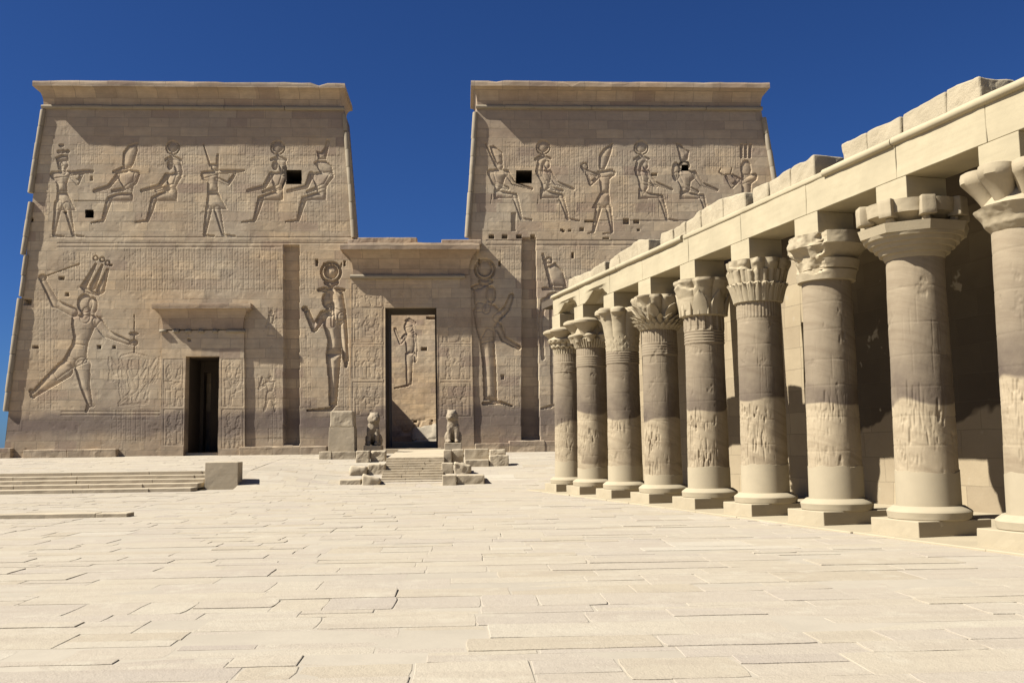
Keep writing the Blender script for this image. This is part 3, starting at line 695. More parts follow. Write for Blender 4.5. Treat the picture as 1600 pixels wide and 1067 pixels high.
def tower(label, side):
    Lf = side == 'L'
    th = thing('pylon_tower', label, 'temple tower', tuple(tp(270 if Lf else 1000, 706)), 'towers of the pylon')
    zt = tz(170, 300 if Lf else 960); z0 = 1.0
    if Lf:
        a, b = tp(67, 172), tp(8, 690); c, d = tp(537, 172), tp(552, 375)
    else:
        a, b = tp(745, 172), tp(732, 375); c, d = tp(1190, 176), tp(1206, 270)
    eL = (b[0], b[2], a[0], a[2]); eR = (d[0], d[2], c[0], c[2])
    def at(e, z): return e[0]+(e[2]-e[0])*(z-e[1])/(e[3]-e[1])
    ctr = [eL]; zc = [z0, zt]
    if Lf:
        p, q = tp(291.5, 557), tp(287.5, 706); r, s = tp(343.5, 557), tp(341, 706)
        ctr += [(q[0], q[2], p[0], p[2]), (s[0], s[2], r[0], r[2])]; zd = p[2]; zc = [z0, zd, zt]
    ctr += [eR]
    X, Z, Y, strip, zs = face_grid(ctr, zc, CELL, ty)
    U, V = proj(np.stack([X, Y, Z], -1))
    H = np.zeros(X.shape); LAB = np.zeros(X.shape, int)
    P = np.stack([X, Z, X*0], -1)
    # glyph texture
    if Lf:
        for (u0, u1, v0, v1, cw, sd) in ((195,440,388,455,8.5,1),(120,160,222,258,7,2),(200,262,222,262,6,3),(60,78,240,340,8,4),(150,205,290,318,6,5),(222,262,300,345,8,6),
              (268,312,222,262,7,7),(285,318,240,365,9,8),(355,420,222,262,7,9),(355,400,265,330,8,10),(440,500,225,262,7,11),(505,535,240,365,9,12),(400,440,300,345,9,13),
              (455,500,300,350,9,14),(60,90,450,640,9,15),(100,150,395,440,8,16),(420,440,480,690,7,17),(471,492,395,460,6,18),(472,486,520,640,7,19),(530,545,560,690,6,20),
              (175,235,640,690,8,21),(385,438,590,640,7,22)):
            glyph_cols(H, U, V, u0, u1, v0, v1, cw, sd, .012 if v0 > 380 else .009)
        for v, u0, u1 in ((371,78,552),(386,90,440),(380,90,552),(643,95,250),(648,95,250)): hline(H, U, V, u0, u1, v, .022)
        figs = LEFT_FIGS
    else:
        for (u0, u1, v0, v1, cw, sd) in ((790,835,222,262,7,31),(862,905,222,262,7,32),(905,960,225,262,7,33),(965,990,235,340,8,34),(1020,1055,222,262,7,35),(1082,1130,222,265,7,36),
              (890,915,255,345,8,37),(850,900,300,345,9,38),(1135,1165,225,262,7,39),(775,812,385,440,7,40),(870,930,385,450,8,41),(790,812,560,640,7,42),(845,880,395,440,8,43),(1010,1050,290,340,9,44)):
            glyph_cols(H, U, V, u0, u1, v0, v1, cw, sd, .011)
        for v, u0, u1 in ((376,760,1060),(383,760,1060),(345,935,1120)): hline(H, U, V, u0, u1, v, .022)
        figs = RIGHT_FIGS
    carve(H, LAB, U, V, figs)
    H += .010*fbm(P, .9, 5 if Lf else 6, 4)-.012*np.clip(fbm(P, 3.1, 8, 3)-.45, 0, 1)
    # uneven block faces
    row = np.floor(Z/.54); blk = np.floor(X/1.3+row*.37); H += .007*(_h(blk.astype(int), row.astype(int), np.zeros_like(row).astype(int), 5)-.5)
    # openings and holes
    cuts = ([(447,471.5,266,288,2.2),(133,146.5,328,341,1.6),(37,49,467,476,.5),(92,101,432,438,.3),(102,108,457,463,.3),(152,158,539,545,.4),(51,60,540,545,.3),(444,450,515,519,.4),(463,469,566,571,.4),
             (493,497,405,416,.3),(537,540,408,416,.3),(170,176,413,416,.25),(42,52,340,347,.3),(176,181,540,545,.3),(141,145,275,283,.12),(100,104,330,334,.2)] if Lf else
            [(806,831,266,287,2.2),(1065,1076,257,267,.8),(764,772,366.5,373,.4),(785,793,366.5,373,.4),(807,815,366.5,373,.4),(829,836,366.5,372,.35),(974,983,342,351,.25),(990,999,343,350,.25),
             (799,806,333,361,.08),(747,750,404,413,.3),(779,782,408,416,.3),(893,897,395,404,.3),(876,880,358,361,.2),(888,893,359,362,.2),(906,912,356,361,.2),(914,927,344,348,.25),(1018,1027,271,275,.25),
             (942,952,371,374,.2),(815,821,561,566,.3),(816,823,608,613,.3),(878,882,360,363,.2),(996,1000,358,361,.2),(783,788,585,593,.1)])
    for cx in cuts:
        if cx[4] < .7: rect_cut(H, U, V, *cx)
    WINS = [cx for cx in cuts if cx[4] >= .7]
    # flag-mast slot: its back is upright, so it cuts deeper towards the foot
    if Lf: m = (U > 443) & (U < 468) & (V > 383) & (V < 695.5)
    else: m = (U > 815.5-(V-372)*.002) & (U < 837+(V-372)*.022) & (V > 371.5) & (V < 688.5)
    H[m] = -(.26+KB*(np.max(Z[m])-Z[m])*1.05)
    keep = np.ones((X.shape[0]-1, X.shape[1]-1), bool)
    if Lf:
        keep &= ~((strip == 1)[None, :] & (zs[:-1] < zd-1e-6)[:, None])
        H[:, :] = np.where((np.abs(X-ctr[1][0]) < .0), H, H)
    LAB[m] = 0
    Uc, Vc = (U[:-1,:-1]+U[1:,1:])/2, (V[:-1,:-1]+V[1:,1:])/2
    for cx in WINS:
        mm = (Uc > cx[0]) & (Uc < cx[1]) & (Vc > cx[2]) & (Vc < cx[3]); keep &= ~mm
        pts = np.stack([X, Y, Z], -1)[:-1,:-1][mm]; x0_, x1_, z0_, z1_ = pts[:,0].min()-.02, pts[:,0].max()+.05, pts[:,2].min()-.02, pts[:,2].max()+.05; yw = pts[:,1].min()+.05
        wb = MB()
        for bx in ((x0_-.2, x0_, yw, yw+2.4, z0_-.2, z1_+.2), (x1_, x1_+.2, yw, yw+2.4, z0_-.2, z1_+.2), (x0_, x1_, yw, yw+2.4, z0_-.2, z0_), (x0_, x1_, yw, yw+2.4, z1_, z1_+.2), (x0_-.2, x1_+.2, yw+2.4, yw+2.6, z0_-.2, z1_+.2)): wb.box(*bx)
        wb.build('window', MAT['dark'], th)  # dark lining carries the shade of the opening in its colour
    V_, F_ = box_shell(at(eL, z0), at(eR, z0), at(eL, zt), at(eR, zt), z0, zt, DY+4.2)
    if Lf:
        pass
    emit_face(X, Y, Z, H, LAB, keep, 'wall', MAT['facade'], th, len(figs), (V_, F_))
    # cornice
    mb = MB(); x0, x1 = at(eL, zt), at(eR, zt)
    ztop = tz(130, 300 if Lf else 960)
    cornice(mb, x0+.02, x1-(.22 if Lf else .02), float(ty(zt))-.02, DY+3.4, zt+.12, ztop-.20, .36, .66, .25, .45, .02, 3 if Lf else 8)
    mb.build('cornice', MAT['cornice'], th)
    for j in range(3 if not Lf else 0):                     # dark blocks stand in for shaded sockets under the right cornice
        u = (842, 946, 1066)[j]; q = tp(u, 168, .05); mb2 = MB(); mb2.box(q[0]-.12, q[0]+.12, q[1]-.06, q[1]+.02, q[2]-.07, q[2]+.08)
        mb2.build('socket_shade_block', MAT['dark'], th)
    # rolls: horizontal under the cornice, slanted at the corners
    yr = float(ty(zt))-.06
    roll([(x0-.06, yr, zt+.03), (x1+.06, yr, zt+.03)], .125, 4, th, MAT['roll'], 1.6)
    def edge_roll(e, v0, v1, dx, sd, r=.155, dt=None):
        za, zb_ = tz(v1, 40), tz(v0, 40)
        roll([(at(e, za)+dx, float(ty(za))-.035, za), (at(e, zb_)+(dx if dt is None else dt), float(ty(zb_))-.035, zb_)], r, sd, th)
    if Lf:
        edge_roll(eL, 172, 302, -.13, 11, .155, .02); edge_roll(eL, 316, 398, -.15, 12, .155, -.04); edge_roll(eL, 399, 463, -.02, 14, .13, .03); edge_roll(eL, 466, 642, -.13, 13, .155, -.06)
        edge_roll(eR, 205, 372, .06, 15); edge_roll(eR, 176, 203, .02, 16, .12)
    else:
        edge_roll(eL, 172, 215, -.08, 21); edge_roll(eL, 215, 300, -.05, 22); edge_roll(eL, 300, 372, -.06, 25); edge_roll(eR, 178, 420, .06, 23)
    # stone course at the foot
    def course(*a):
        mb = MB(); mb.rbox(*a); mb.build('foot_course', MAT['facade'], th)
    if Lf:
        for (u0, u1, vt, vb, o, sd) in ((376,470,697,708,.30,1),(470,512,697,708,.34,2),(40,110,702,712,.40,3),(110,186,701,712,.42,4),(-30,22,700,714,.35,5)):
            p, q = tp(u0, vb), tp(u1, vt); course(p[0], q[0]-.01, DY-o, DY+.3, .9, q[2], .03, .03, sd)
    else:
        for (u0, u1, vt, vb, o, sd) in ((742,795,692,708,.40,6),(795,850,688,708,.42,7),(850,930,688,709,.40,8),(930,1010,690,709,.4,9)):
            p, q = tp(u0, vb), tp(u1, vt); course(p[0], q[0]-.01, DY-o, DY+.3, .9, q[2], .03, .03, sd)
    return th, at, eL, eR

tl, at_, eL_, eR_ = tower('large carved pylon tower on the left with a low doorway and a smiting king', 'L')
tr, _, _, _ = tower('carved pylon tower to the right of the gateway, partly hidden by the colonnade', 'R')

# --- low doorway in the left tower
def side_door():
    d = MB(); p0 = lambda u, v, o=0: tp(u, v, o); O = .13
    def fr(u0, u1, v0, v1, o=O, back=.02, mb=None):
        mb = mb or d
        a, b, c, e = p0(u0, v1), p0(u1, v1), p0(u1, v0), p0(u0, v0)
        P = []
        for q in (a, b, c, e): P.append((q[0], float(ty(q[2]))-o, q[2]))
        for q in (a, b, c, e): P.append((q[0], float(ty(q[2]))+back, q[2]))
        mb.add(P, [(0,1,2,3), (7,6,5,4), (0,4,5,1), (1,5,6,2), (2,6,7,3), (3,7,4,0)])
    # frame carries shallow signs: one relief face over jambs and lintel
    zt = tz(517, 316); z0 = 1.0
    lb, lt, rb, rt = p0(252, 706), p0(254, 520), p0(383.5, 706), p0(382, 520)
    dl0, dl1, dr0, dr1 = p0(287.5, 706), p0(291.5, 557), p0(341, 706), p0(343.5, 557)
    ctr = [(lb[0], lb[2], lt[0], lt[2]), (dl0[0], dl0[2], dl1[0], dl1[2]), (dr0[0], dr0[2], dr1[0], dr1[2]), (rb[0], rb[2], rt[0], rt[2])]
    X, Z, Y, strip, zs = face_grid(ctr, [z0, dl1[2], zt], CELL, lambda z: ty(z)-O)
    U, V = proj(np.stack([X, Y, Z], -1)); H = np.zeros(X.shape)
    for u0, u1, v0, v1, sd in ((256,286,562,635,51),(347,380,562,635,52),(256,286,640,695,53),(347,380,640,700,54)): small_scene(H, U, V, u0, u1, v0, v1, sd)
    H += .008*fbm(np.stack([X, Z, X*0], -1), 2.0, 4, 3)
    rect_cut(H, U, V, 293, 298, 529, 533, .2)
    keep = ~((strip == 1)[None, :] & (zs[:-1] < dl1[2]-1e-6)[:, None])
    # close frame rim back to the wall
    eV, eF = [], []
    def quad(a, b, c, e): n = len(eV); eV.extend([a, b, c, e]); eF.append((n, n+1, n+2, n+3))
    def fx(c, z): return c[0]+(c[2]-c[0])*(z-c[1])/(c[3]-c[1])
    for c, s in ((ctr[0], 1), (ctr[3], -1)):
        quad((fx(c, z0), float(ty(z0))-O, z0), (fx(c, zt), float(ty(zt))-O, zt), (fx(c, zt), float(ty(zt))+.1, zt), (fx(c, z0), float(ty(z0))+.1, z0))
    zd = dl1[2]; yb = DY+.75
    for c in (ctr[1], ctr[2]):
        quad((fx(c, z0), float(ty(z0))-O, z0), (fx(c, zd), float(ty(zd))-O, zd), (fx(c, zd), yb, zd), (fx(c, z0), yb, z0))
    quad((fx(ctr[1], zd), float(ty(zd))-O, zd), (fx(ctr[2], zd), float(ty(zd))-O, zd), (fx(ctr[2], zd), yb, zd), (fx(ctr[1], zd), yb, zd))
    o = emit_face(X, Y, Z, H, np.zeros(X.shape, int), keep, 'doorway', MAT['facade'], tl, 0, (eV, eF))[0]
    def sub(mb, name, mat, sm=False):
        q = mb.build(name, mat, None, sm); q.parent = o; q.matrix_parent_inverse = o.matrix_world.inverted() if False else Matrix.Identity(4); 
        q.matrix_parent_inverse = Matrix.Translation(tl.location).inverted() @ Matrix.Identity(4) if False else Matrix.Identity(4)
        return q
    mb = MB(); zc0, zc1 = tz(516, 316), tz(476, 316)
    cornice(mb, lt[0]+.05, rt[0]-.05, float(ty(zc0))-O-.02, DY+1.2, zc0+.04, zc1, .48, .46, .22, .3, .016, 21)
    sub(mb, 'door_cornice', MAT['cornice'])
    mb = MB()
    for u0, u1 in ((251,262),(272,281),(291,300),(311,320),(334,341),(355,384)):
        a, b = p0(u0, 518), p0(u1, 518); mb = MB(); mb.tube([(a[0], float(ty(a[2]))-O-.06, a[2]), (b[0], float(ty(a[2]))-O-.06, a[2])], .085, 10)
        sub(mb, 'door_roll', MAT['roll'], True)
    mb = MB(); mb.box(dl0[0]-.1, dr0[0]+.1, DY+.4, DY+1.4, 1.0, 1.42); sub(mb, 'threshold', MAT['step'])
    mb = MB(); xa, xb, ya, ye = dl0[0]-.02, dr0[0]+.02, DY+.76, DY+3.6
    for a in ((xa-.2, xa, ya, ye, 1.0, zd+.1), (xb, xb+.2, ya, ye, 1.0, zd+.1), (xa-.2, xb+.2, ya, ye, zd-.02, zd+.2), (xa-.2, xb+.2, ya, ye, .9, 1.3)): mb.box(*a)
    sub(mb, 'passage', MAT['dark'])  # walls coloured dark in place of the passage shade
    # narrow gap at the far end of the passage
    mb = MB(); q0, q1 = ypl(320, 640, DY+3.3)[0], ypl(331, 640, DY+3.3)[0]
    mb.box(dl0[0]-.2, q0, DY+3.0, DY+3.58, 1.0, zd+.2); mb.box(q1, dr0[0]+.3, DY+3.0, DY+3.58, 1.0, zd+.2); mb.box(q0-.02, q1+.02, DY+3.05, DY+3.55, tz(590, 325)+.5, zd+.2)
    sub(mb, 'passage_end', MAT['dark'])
side_door()

# --- central gateway
def gateway():
    th = thing('temple_gateway', 'central stone gateway with tall open doorway between the two towers', 'gateway', tuple(tp(643, 704)))
    O = .09; gy = lambda z: ty(z)-O
    g = lambda u, v: ypl(u, v, DY-O, KB, ZB)
    zt = g(640, 430)[2]; z0 = 1.0
    lb, lt, rb, rt = g(546.5, 700), g(549, 432), g(741, 700), g(735, 432)
    a0, a1, b0, b1 = g(602.4, 699), g(601.7, 481), g(684.3, 699), g(681.8, 481)
    ctr = [(lb[0], lb[2], lt[0], lt[2]), (a0[0], a0[2], a1[0], a1[2]), (b0[0], b0[2], b1[0], b1[2]), (rb[0], rb[2], rt[0], rt[2])]
    X, Z, Y, strip, zs = face_grid(ctr, [z0, a1[2], zt], CELL, gy)
    U, V = proj(np.stack([X, Y, Z], -1)); H = np.zeros(X.shape)
    for k, (v0, v1) in enumerate(((444,480),(482,535),(538,592),(597,650))):
        small_scene(H, U, V, 551, 598, v0, v1, 60+k); 
        if k: small_scene(H, U, V, 688, 735, v0, v1, 70+k)
    small_scene(H, U, V, 602, 640, 444, 474, 81); small_scene(H, U, V, 642, 682, 444, 474, 82)
    vline(H, U, V, 600, 440, 655, .02); vline(H, U, V, 686, 440, 655, .02)
    H += .009*fbm(np.stack([X, Z, X*0], -1), 1.4, 14, 4)
    keep = ~((strip == 1)[None, :] & (zs[:-1] < a1[2]-1e-6)[:, None])
    def fx(c, z): return c[0]+(c[2]-c[0])*(z-c[1])/(c[3]-c[1])
    yb = DY+3.2; zd = a1[2]; V_, F_ = [], []
    def quad(*P): n = len(V_); V_.extend(P); F_.append((n, n+1, n+2, n+3))
    for c in (ctr[0], ctr[3]): quad((fx(c, z0), float(gy(z0)), z0), (fx(c, zt), float(gy(zt)), zt), (fx(c, zt), yb, zt), (fx(c, z0), yb, z0))
    quad((fx(ctr[0], zt), yb, zt), (fx(ctr[3], zt), yb, zt), (fx(ctr[3], zt), float(gy(zt)), zt), (fx(ctr[0], zt), float(gy(zt)), zt))
    # reveal: front recess then a slightly narrower inner frame
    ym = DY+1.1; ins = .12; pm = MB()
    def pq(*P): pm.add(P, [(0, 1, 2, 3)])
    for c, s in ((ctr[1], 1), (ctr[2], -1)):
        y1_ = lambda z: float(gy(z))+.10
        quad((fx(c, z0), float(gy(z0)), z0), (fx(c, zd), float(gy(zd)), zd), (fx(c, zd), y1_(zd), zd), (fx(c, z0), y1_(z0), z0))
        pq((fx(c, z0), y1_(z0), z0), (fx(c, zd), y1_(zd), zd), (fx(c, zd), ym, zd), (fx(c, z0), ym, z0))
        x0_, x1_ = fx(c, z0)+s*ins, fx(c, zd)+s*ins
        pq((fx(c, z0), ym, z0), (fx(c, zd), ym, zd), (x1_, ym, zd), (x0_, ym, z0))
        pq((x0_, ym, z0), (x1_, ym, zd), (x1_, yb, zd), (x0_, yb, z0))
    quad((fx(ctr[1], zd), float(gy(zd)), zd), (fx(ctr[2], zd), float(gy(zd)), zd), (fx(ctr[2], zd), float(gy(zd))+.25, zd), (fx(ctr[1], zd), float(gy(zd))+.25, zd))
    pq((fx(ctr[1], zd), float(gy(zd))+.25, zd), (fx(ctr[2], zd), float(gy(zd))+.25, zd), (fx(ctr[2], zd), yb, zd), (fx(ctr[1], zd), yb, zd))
    pm.build('passage', MAT['dark'], th)  # reveal shade painted in by the dark material
    quad((fx(ctr[0], z0), yb, z0), (fx(ctr[0], zt), yb, zt), (fx(ctr[1], zt), yb, zt), (fx(ctr[1], z0), yb, z0))
    quad((fx(ctr[2], z0), yb, z0), (fx(ctr[2], zt), yb, zt), (fx(ctr[3], zt), yb, zt), (fx(ctr[3], z0), yb, z0))
    quad((fx(ctr[1], zd), yb, zd), (fx(ctr[1], zt), yb, zt), (fx(ctr[2], zt), yb, zt), (fx(ctr[2], zd), yb, zd))
    emit_face(X, Y, Z, H, np.zeros(X.shape, int), keep, 'wall', MAT['facade'], th, 0, (V_, F_))
    # cornice
    mb = MB(); ztop = g(640, 384)[2]
    cornice(mb, lt[0]+.1, rt[0]-.1, float(gy(zt))-.03, yb-.2, zt+.02, ztop-.06, .60, .95, .22, .35, .02, 31)
    mb.build('cornice', MAT['cornice'], th)
    mb = MB()
    for (u0, u1, v, sd) in ((545,585,379,1),(560,652,376,2),(690,752,379,3)):
        p, q = g(u0, v), g(u1, v); mb.rbox(p[0], q[0], DY-.2, DY+1.6, ztop-.05, p[2]+.06, .04, .03, sd)
    mb.build('cap_stone', MAT['cornice'], th)
    p, q = g(548, 433), g(727, 433)
    roll([(p[0], float(gy(zt))-.10, p[2]), (q[0], float(gy(zt))-.10, p[2])], .125, 33, th, MAT['roll'], 2.4)
    mb = MB(); p, q = g(600, 704), g(687, 700); mb.rbox(p[0]-.1, q[0]+.1, DY-.25, DY+.5, 1.1, q[2], .02, .01, 4); mb.build('threshold', MAT['step'], th)
    mb = MB(); mb.box(p[0], q[0], DY+.55, DY+3.0, 1.0, q[2]+.0); mb.build('passage_floor', MAT['step'], th)
gateway()

# --- inner pylon seen through the gate
def inner():
    th = thing('inner_pylon', 'sunlit carved wall standing across the court, seen through the central gateway', 'temple wall', (0, 98, 1.3))
    D2 = 98.0; k = math.tan(math.radians(9))                   # turned a little to the west
    yf = lambda x: D2-k*(x+4)
    x0, x1, z0, z1 = -18.0, 10.0, 1.0, 18.0
    c = .05; xa, xb, za, zb_ = -8.2, -.2, 1.0, 16.5
    xs = np.concatenate([np.linspace(x0, xa, 20, endpoint=False), np.arange(xa, xb, c), np.linspace(xb, x1, 20)])
    zs = np.concatenate([np.arange(za, zb_, c), np.linspace(zb_, z1, 8)])
    X, Z = np.meshgrid(xs, zs); Y = yf(X); U, V = proj(np.stack([X, Y, Z], -1))
    H = np.zeros(X.shape); LAB = np.zeros(X.shape, int)
    f = [fig(*GAT, [('e',706,478,30,36),('c',[(690,440,8),(710,432,10),(745,455,8)]),('p',[(685,480),(735,470),(750,545),(690,540)]),('p',[(676,522),(742,510),(754,560),(736,640),(690,640),(684,570)]),
      ('c',[(684,535,15),(656,575,12),(622,492,10)]),('c',[(746,530,13),(752,600,11),(746,690,9)]),('p',[(684,640),(737,640),(726,838),(690,838)]),('c',[(700,840,7),(620,856,4)])], .075, 1.8)]
    carve(H, LAB, U, V, f)
    rect_cut(H, U, V, 658, 667, 543, 548, .5); rect_cut(H, U, V, 666, 682, 495, 499, .5); rect_cut(H, U, V, 646, 651, 657, 660, .5); rect_cut(H, U, V, 674, 677, 656, 658, .4)
    H += .03*fbm(np.stack([X, Z, X*0], -1), .8, 44, 4)
    H -= .25*np.clip(fbm(np.stack([X, Z, X*0], -1), 1.3, 45, 3), 0, 1)*np.clip((4.6-Z)/1.5, 0, 1)
    yb = D2+8; V_ = [(x0, yf(x0), z0), (x1, yf(x1), z0), (x1, yb, z0), (x0, yb, z0), (x0, yf(x0), z1), (x1, yf(x1), z1), (x1, yb, z1), (x0, yb, z1)]
    emit_face(X, Y, Z, H, LAB, np.ones((X.shape[0]-1, X.shape[1]-1), bool), 'wall', MAT['far_facade'], th, 1, (V_, [(1,2,6,5),(2,3,7,6),(3,0,4,7),(4,5,6,7)]))
    # unseen side range of the court, set so its roof edge throws the slanting shade
    xr = ypl(604, 622, 97.5)[0]; zr = ypl(604, 622, 97.5)[2]; rise = 5.4
    mb = MB(); mb.box(-22, xr-rise/1.06+.45, 66, 97.6, 1.0, zr+rise); mb.build('side_range', MAT['far_facade'], th)
    mb = MB(); p = ypl(647, 690, 95); q = ypl(700, 664, 95)
    mb.rbox(p[0], q[0]+2, 94.6, 98.6, 1.0, ypl(680, 663, 96)[2], .25, .34, 3, 0, .16, 1.1, .12); V = mb.v[0]; V[:,1] += (V[:,2]-1)*1.25-2.6; o = mb.build('granite_slab', stone_mat('pale_granite', (.50,.425,.31), .18, .9, .05, 0., 2), th, True)
    mb = MB(); mb.rbox(-7, 2, 56.4, 58.0, 1.0, 1.9, .03, .03, 8); mb.build('court_step', MAT['step'], th)
inner()

# ------------------------------------------------------------------ left terrace steps and parapet block
def terrace():
    th = thing('terrace_steps', 'wide low flight of five worn steps across the court at left', 'steps', (-16, 38, 0))
    yb0 = 37.75
    for k in range(5):
        mb = MB(); x = -34.0; R = random.Random(50+k)
        y0 = yb0+.95*k; y1 = y0+.95 if k < 4 else 41.62
        while x < XB-1.45:
            w = min(R.uniform(1.4, 3.2), XB-1.42-x)
            if w < .15: break
            z = .14*(k+1)+R.gauss(0, .005)
            mb.rbox(x, x+w-.008, y0+R.gauss(0, .008), y1+.03, z-.2, z, .022, .014, 100+k, 0, .3, 3); x += w
        mb.build('step', MAT['step'], th)
    a, b = zpl(319.5, 765, 0), zpl(372.5, 764, 0); zt = ypl(345, 722, a[1])[2]
    o = MB(); o.rbox(a[0], b[0], a[1], a[1]+.85, -.05, zt, .018, .006, 5, 0, .15, 4)
    p = o.build('parapet_block', MAT['step']); props(p, 'square stone block closing the right end of the low terrace steps', 'stone block')
    c = zpl(-30, 811, 0); d = zpl(206, 806, 0)
    m = MB(); y = c[1]; x = c[0]-6; R = random.Random(3)
    while x < d[0]:
        w = min(R.uniform(1.2, 2.6), d[0]-x); 
        if w < .1: break
        m.rbox(x, x+w-.006, y+R.gauss(0, .012), y+.45, -.1, .10+R.gauss(0, .006), .02, .014, 9, 0, .2, 3); x += w
    k = m.build('kerb', MAT['step']); props(k, 'low dark-edged stone kerb in the paving at the left foreground', 'kerb')
    # pavement behind the kerb
terrace()

# ------------------------------------------------------------------ central stairs, side stones, pedestal, lions
def stairs():
    th = thing('gateway_stairs', 'flight of narrow stone steps leading up to the central gateway', 'stairs', tuple(zpl(643, 759, 0)))
    n = 11; y0 = zpl(643, 759, 0)[1]; y1 = y0+4.1; zt = 1.12
    l0, r0 = zpl(594, 759, 0)[0], zpl(692, 758, 0)[0]
    for k in range(n):
        z = zt*(k+1)/n; y = y0+(y1-y0)*k/n
        mb = MB(); xs = [l0, l0+(r0-l0)*rnd.uniform(.3, .45), l0+(r0-l0)*rnd.uniform(.6, .75), r0]
        for a, b in zip(xs, xs[1:]): mb.rbox(a, b-.004, y+rnd.gauss(0, .006), y+.5, z-.16, z+rnd.gauss(0, .003), .014, .008, 200+k, 0, .16, 4)
        mb.build('step', MAT['step'], th)
    mb = MB(); V = [(l0+.05, y1-.02, .3), (r0-.05, y1-.02, .3), (r0-.05, DY+.1, .9), (l0+.05, DY+.1, .9), (l0+.05, y1-.02, zt+.006), (r0-.05, y1-.02, zt+.006), (r0-.05, DY-.2, 1.46), (l0+.05, DY-.2, 1.46)]
    mb.hexa(V); mb.build('landing', MAT['step'], th)
    G = 'stones beside the gateway stairs'
    rows = [(530,564,749,757.5,'small flat stone at the lower left foot of the gateway stairs',0.0,.02),(565,594,744,758,'sloping broken stone touching the lowest left step of the gateway stairs',-.25,.06),
            (547,574,728,743,'rounded low stone on the left of the stairs, in the middle tier',0.0,.09),(574.5,602,725,741,'squared stone against the middle steps on the left of the stairs',0.0,.03),
            (556,577,704,722.5,'upper left stair block with a lit front, below the left lion',0.0,.03),(577.5,602,704,722,'upper left stair block in the shade right against the top steps',0.0,.05),
            (691,713.5,742,758.5,'squared block at the lower right foot of the gateway stairs',0.0,.015),(714,757,742,756.5,'long low block at the lower right, outermost beside the stairs',0.0,.02),
            (690,708.5,723,740,'upright block against the middle steps on the right of the stairs',0.0,.015),(709,735,724,741,'broken crumbling boulder behind the lower right stair blocks',-.2,.10),
            (692.5,706,703,717,'upper right stair block under the right lion',0.0,.015),(706,725,702,718,'dark recessed stone right of the right lion plinth',0.0,.03),
            (725.5,764,701,717,'large smooth block on the upper tier right of the stairs',0.0,.012),(765,790,702,711,'thin cracked slab on top at the far right of the stair blocks',0.0,.03),
            (727,764.5,718,729,'low long block in front of the large smooth block on the right',0.0,.015),(765,795,711,728,'outer right block beneath the thin cracked slab',0.0,.03)]
    for i, (u0, u1, v0, v1, lab, shear, amp) in enumerate(rows):
        um = (u0+u1)/2
        base = 0.0
        P = ground_hit(um, v1)
        if i in (13,): P = ground_hit(um, 728); P = np.array([P[0], P[1]+.25, P[2]])
        if i in (12, 11, 10): P = ground_hit(745, 729); P = np.array([P[0], P[1]+.85, P[2]])
        a, b, t = ypl(u0, v1, P[1]), ypl(u1, v1, P[1]), ypl(um, v0, P[1])
        zb_ = min(a[2], gz(a[0], P[1])) -.15
        dep = max(.7, 1.0*(b[0]-a[0]))
        if i in (5,): P[1] += .35
        if i in (11,): P[1] += .3
        mb = MB(); mb.rbox(a[0], b[0]-.01, P[1], P[1]+dep, zb_, t[2], .03+amp*.6, amp, 300+i, 0, .09, 3.2, shear if shear else None)
        o = mb.build('stone_block', MAT['step'], None, amp > .05); props(o, lab, 'stone block', G)
    # pedestal left of the gate
    P = ground_hit(528, 717.5); y = P[1]
    th = thing('stone_pedestal', 'tall blocky stone pedestal left of the gateway, left of the lions', 'pedestal', tuple(P))
    a, b, t = ypl(498, 717, y), ypl(556, 717, y), ypl(530, 705, y)
    mb = MB(); mb.rbox(a[0], (a[0]+b[0])/2-.3, y, y+1.8, a[2]-.2, t[2], .03, .02, 1); mb.rbox((a[0]+b[0])/2-.29, b[0], y+.01, y+1.8, a[2]-.2, t[2]-.01, .03, .02, 2); mb.build('base', MAT['step'], th)
    y += .25; a, b, t, s = ypl(512.5, 704, y), ypl(554, 704, y), ypl(530, 667, y), ypl(530, 642, y)
    def frust(x0, x1, y0, y1, z0, z1, ins, bev, amp, sd, name):
        mb = MB(); mb.rbox(x0, x1, y0, y1, z0, z1, bev, amp, sd, 0, .12, 3)
        V = mb.v[0]; f = np.clip((V[:,2]-z0)/(z1-z0), 0, 1); xm = (x0+x1)/2; V[:,0] = xm+(V[:,0]-xm)*(1-ins*f); V[:,1] += f*ins*.4
        mb.build(name, MAT['step'], th)
    frust(a[0], b[0], y, y+1.3, t[2]-1.5, t[2]-.005, .06, .015, .008, 3, 'shaft'); c, d = ypl(515, 667, y)[0], ypl(552, 667, y)[0]
    frust(c, d, y+.03, y+1.25, t[2], s[2], .06, .06, .02, 4, 'cap')
stairs()

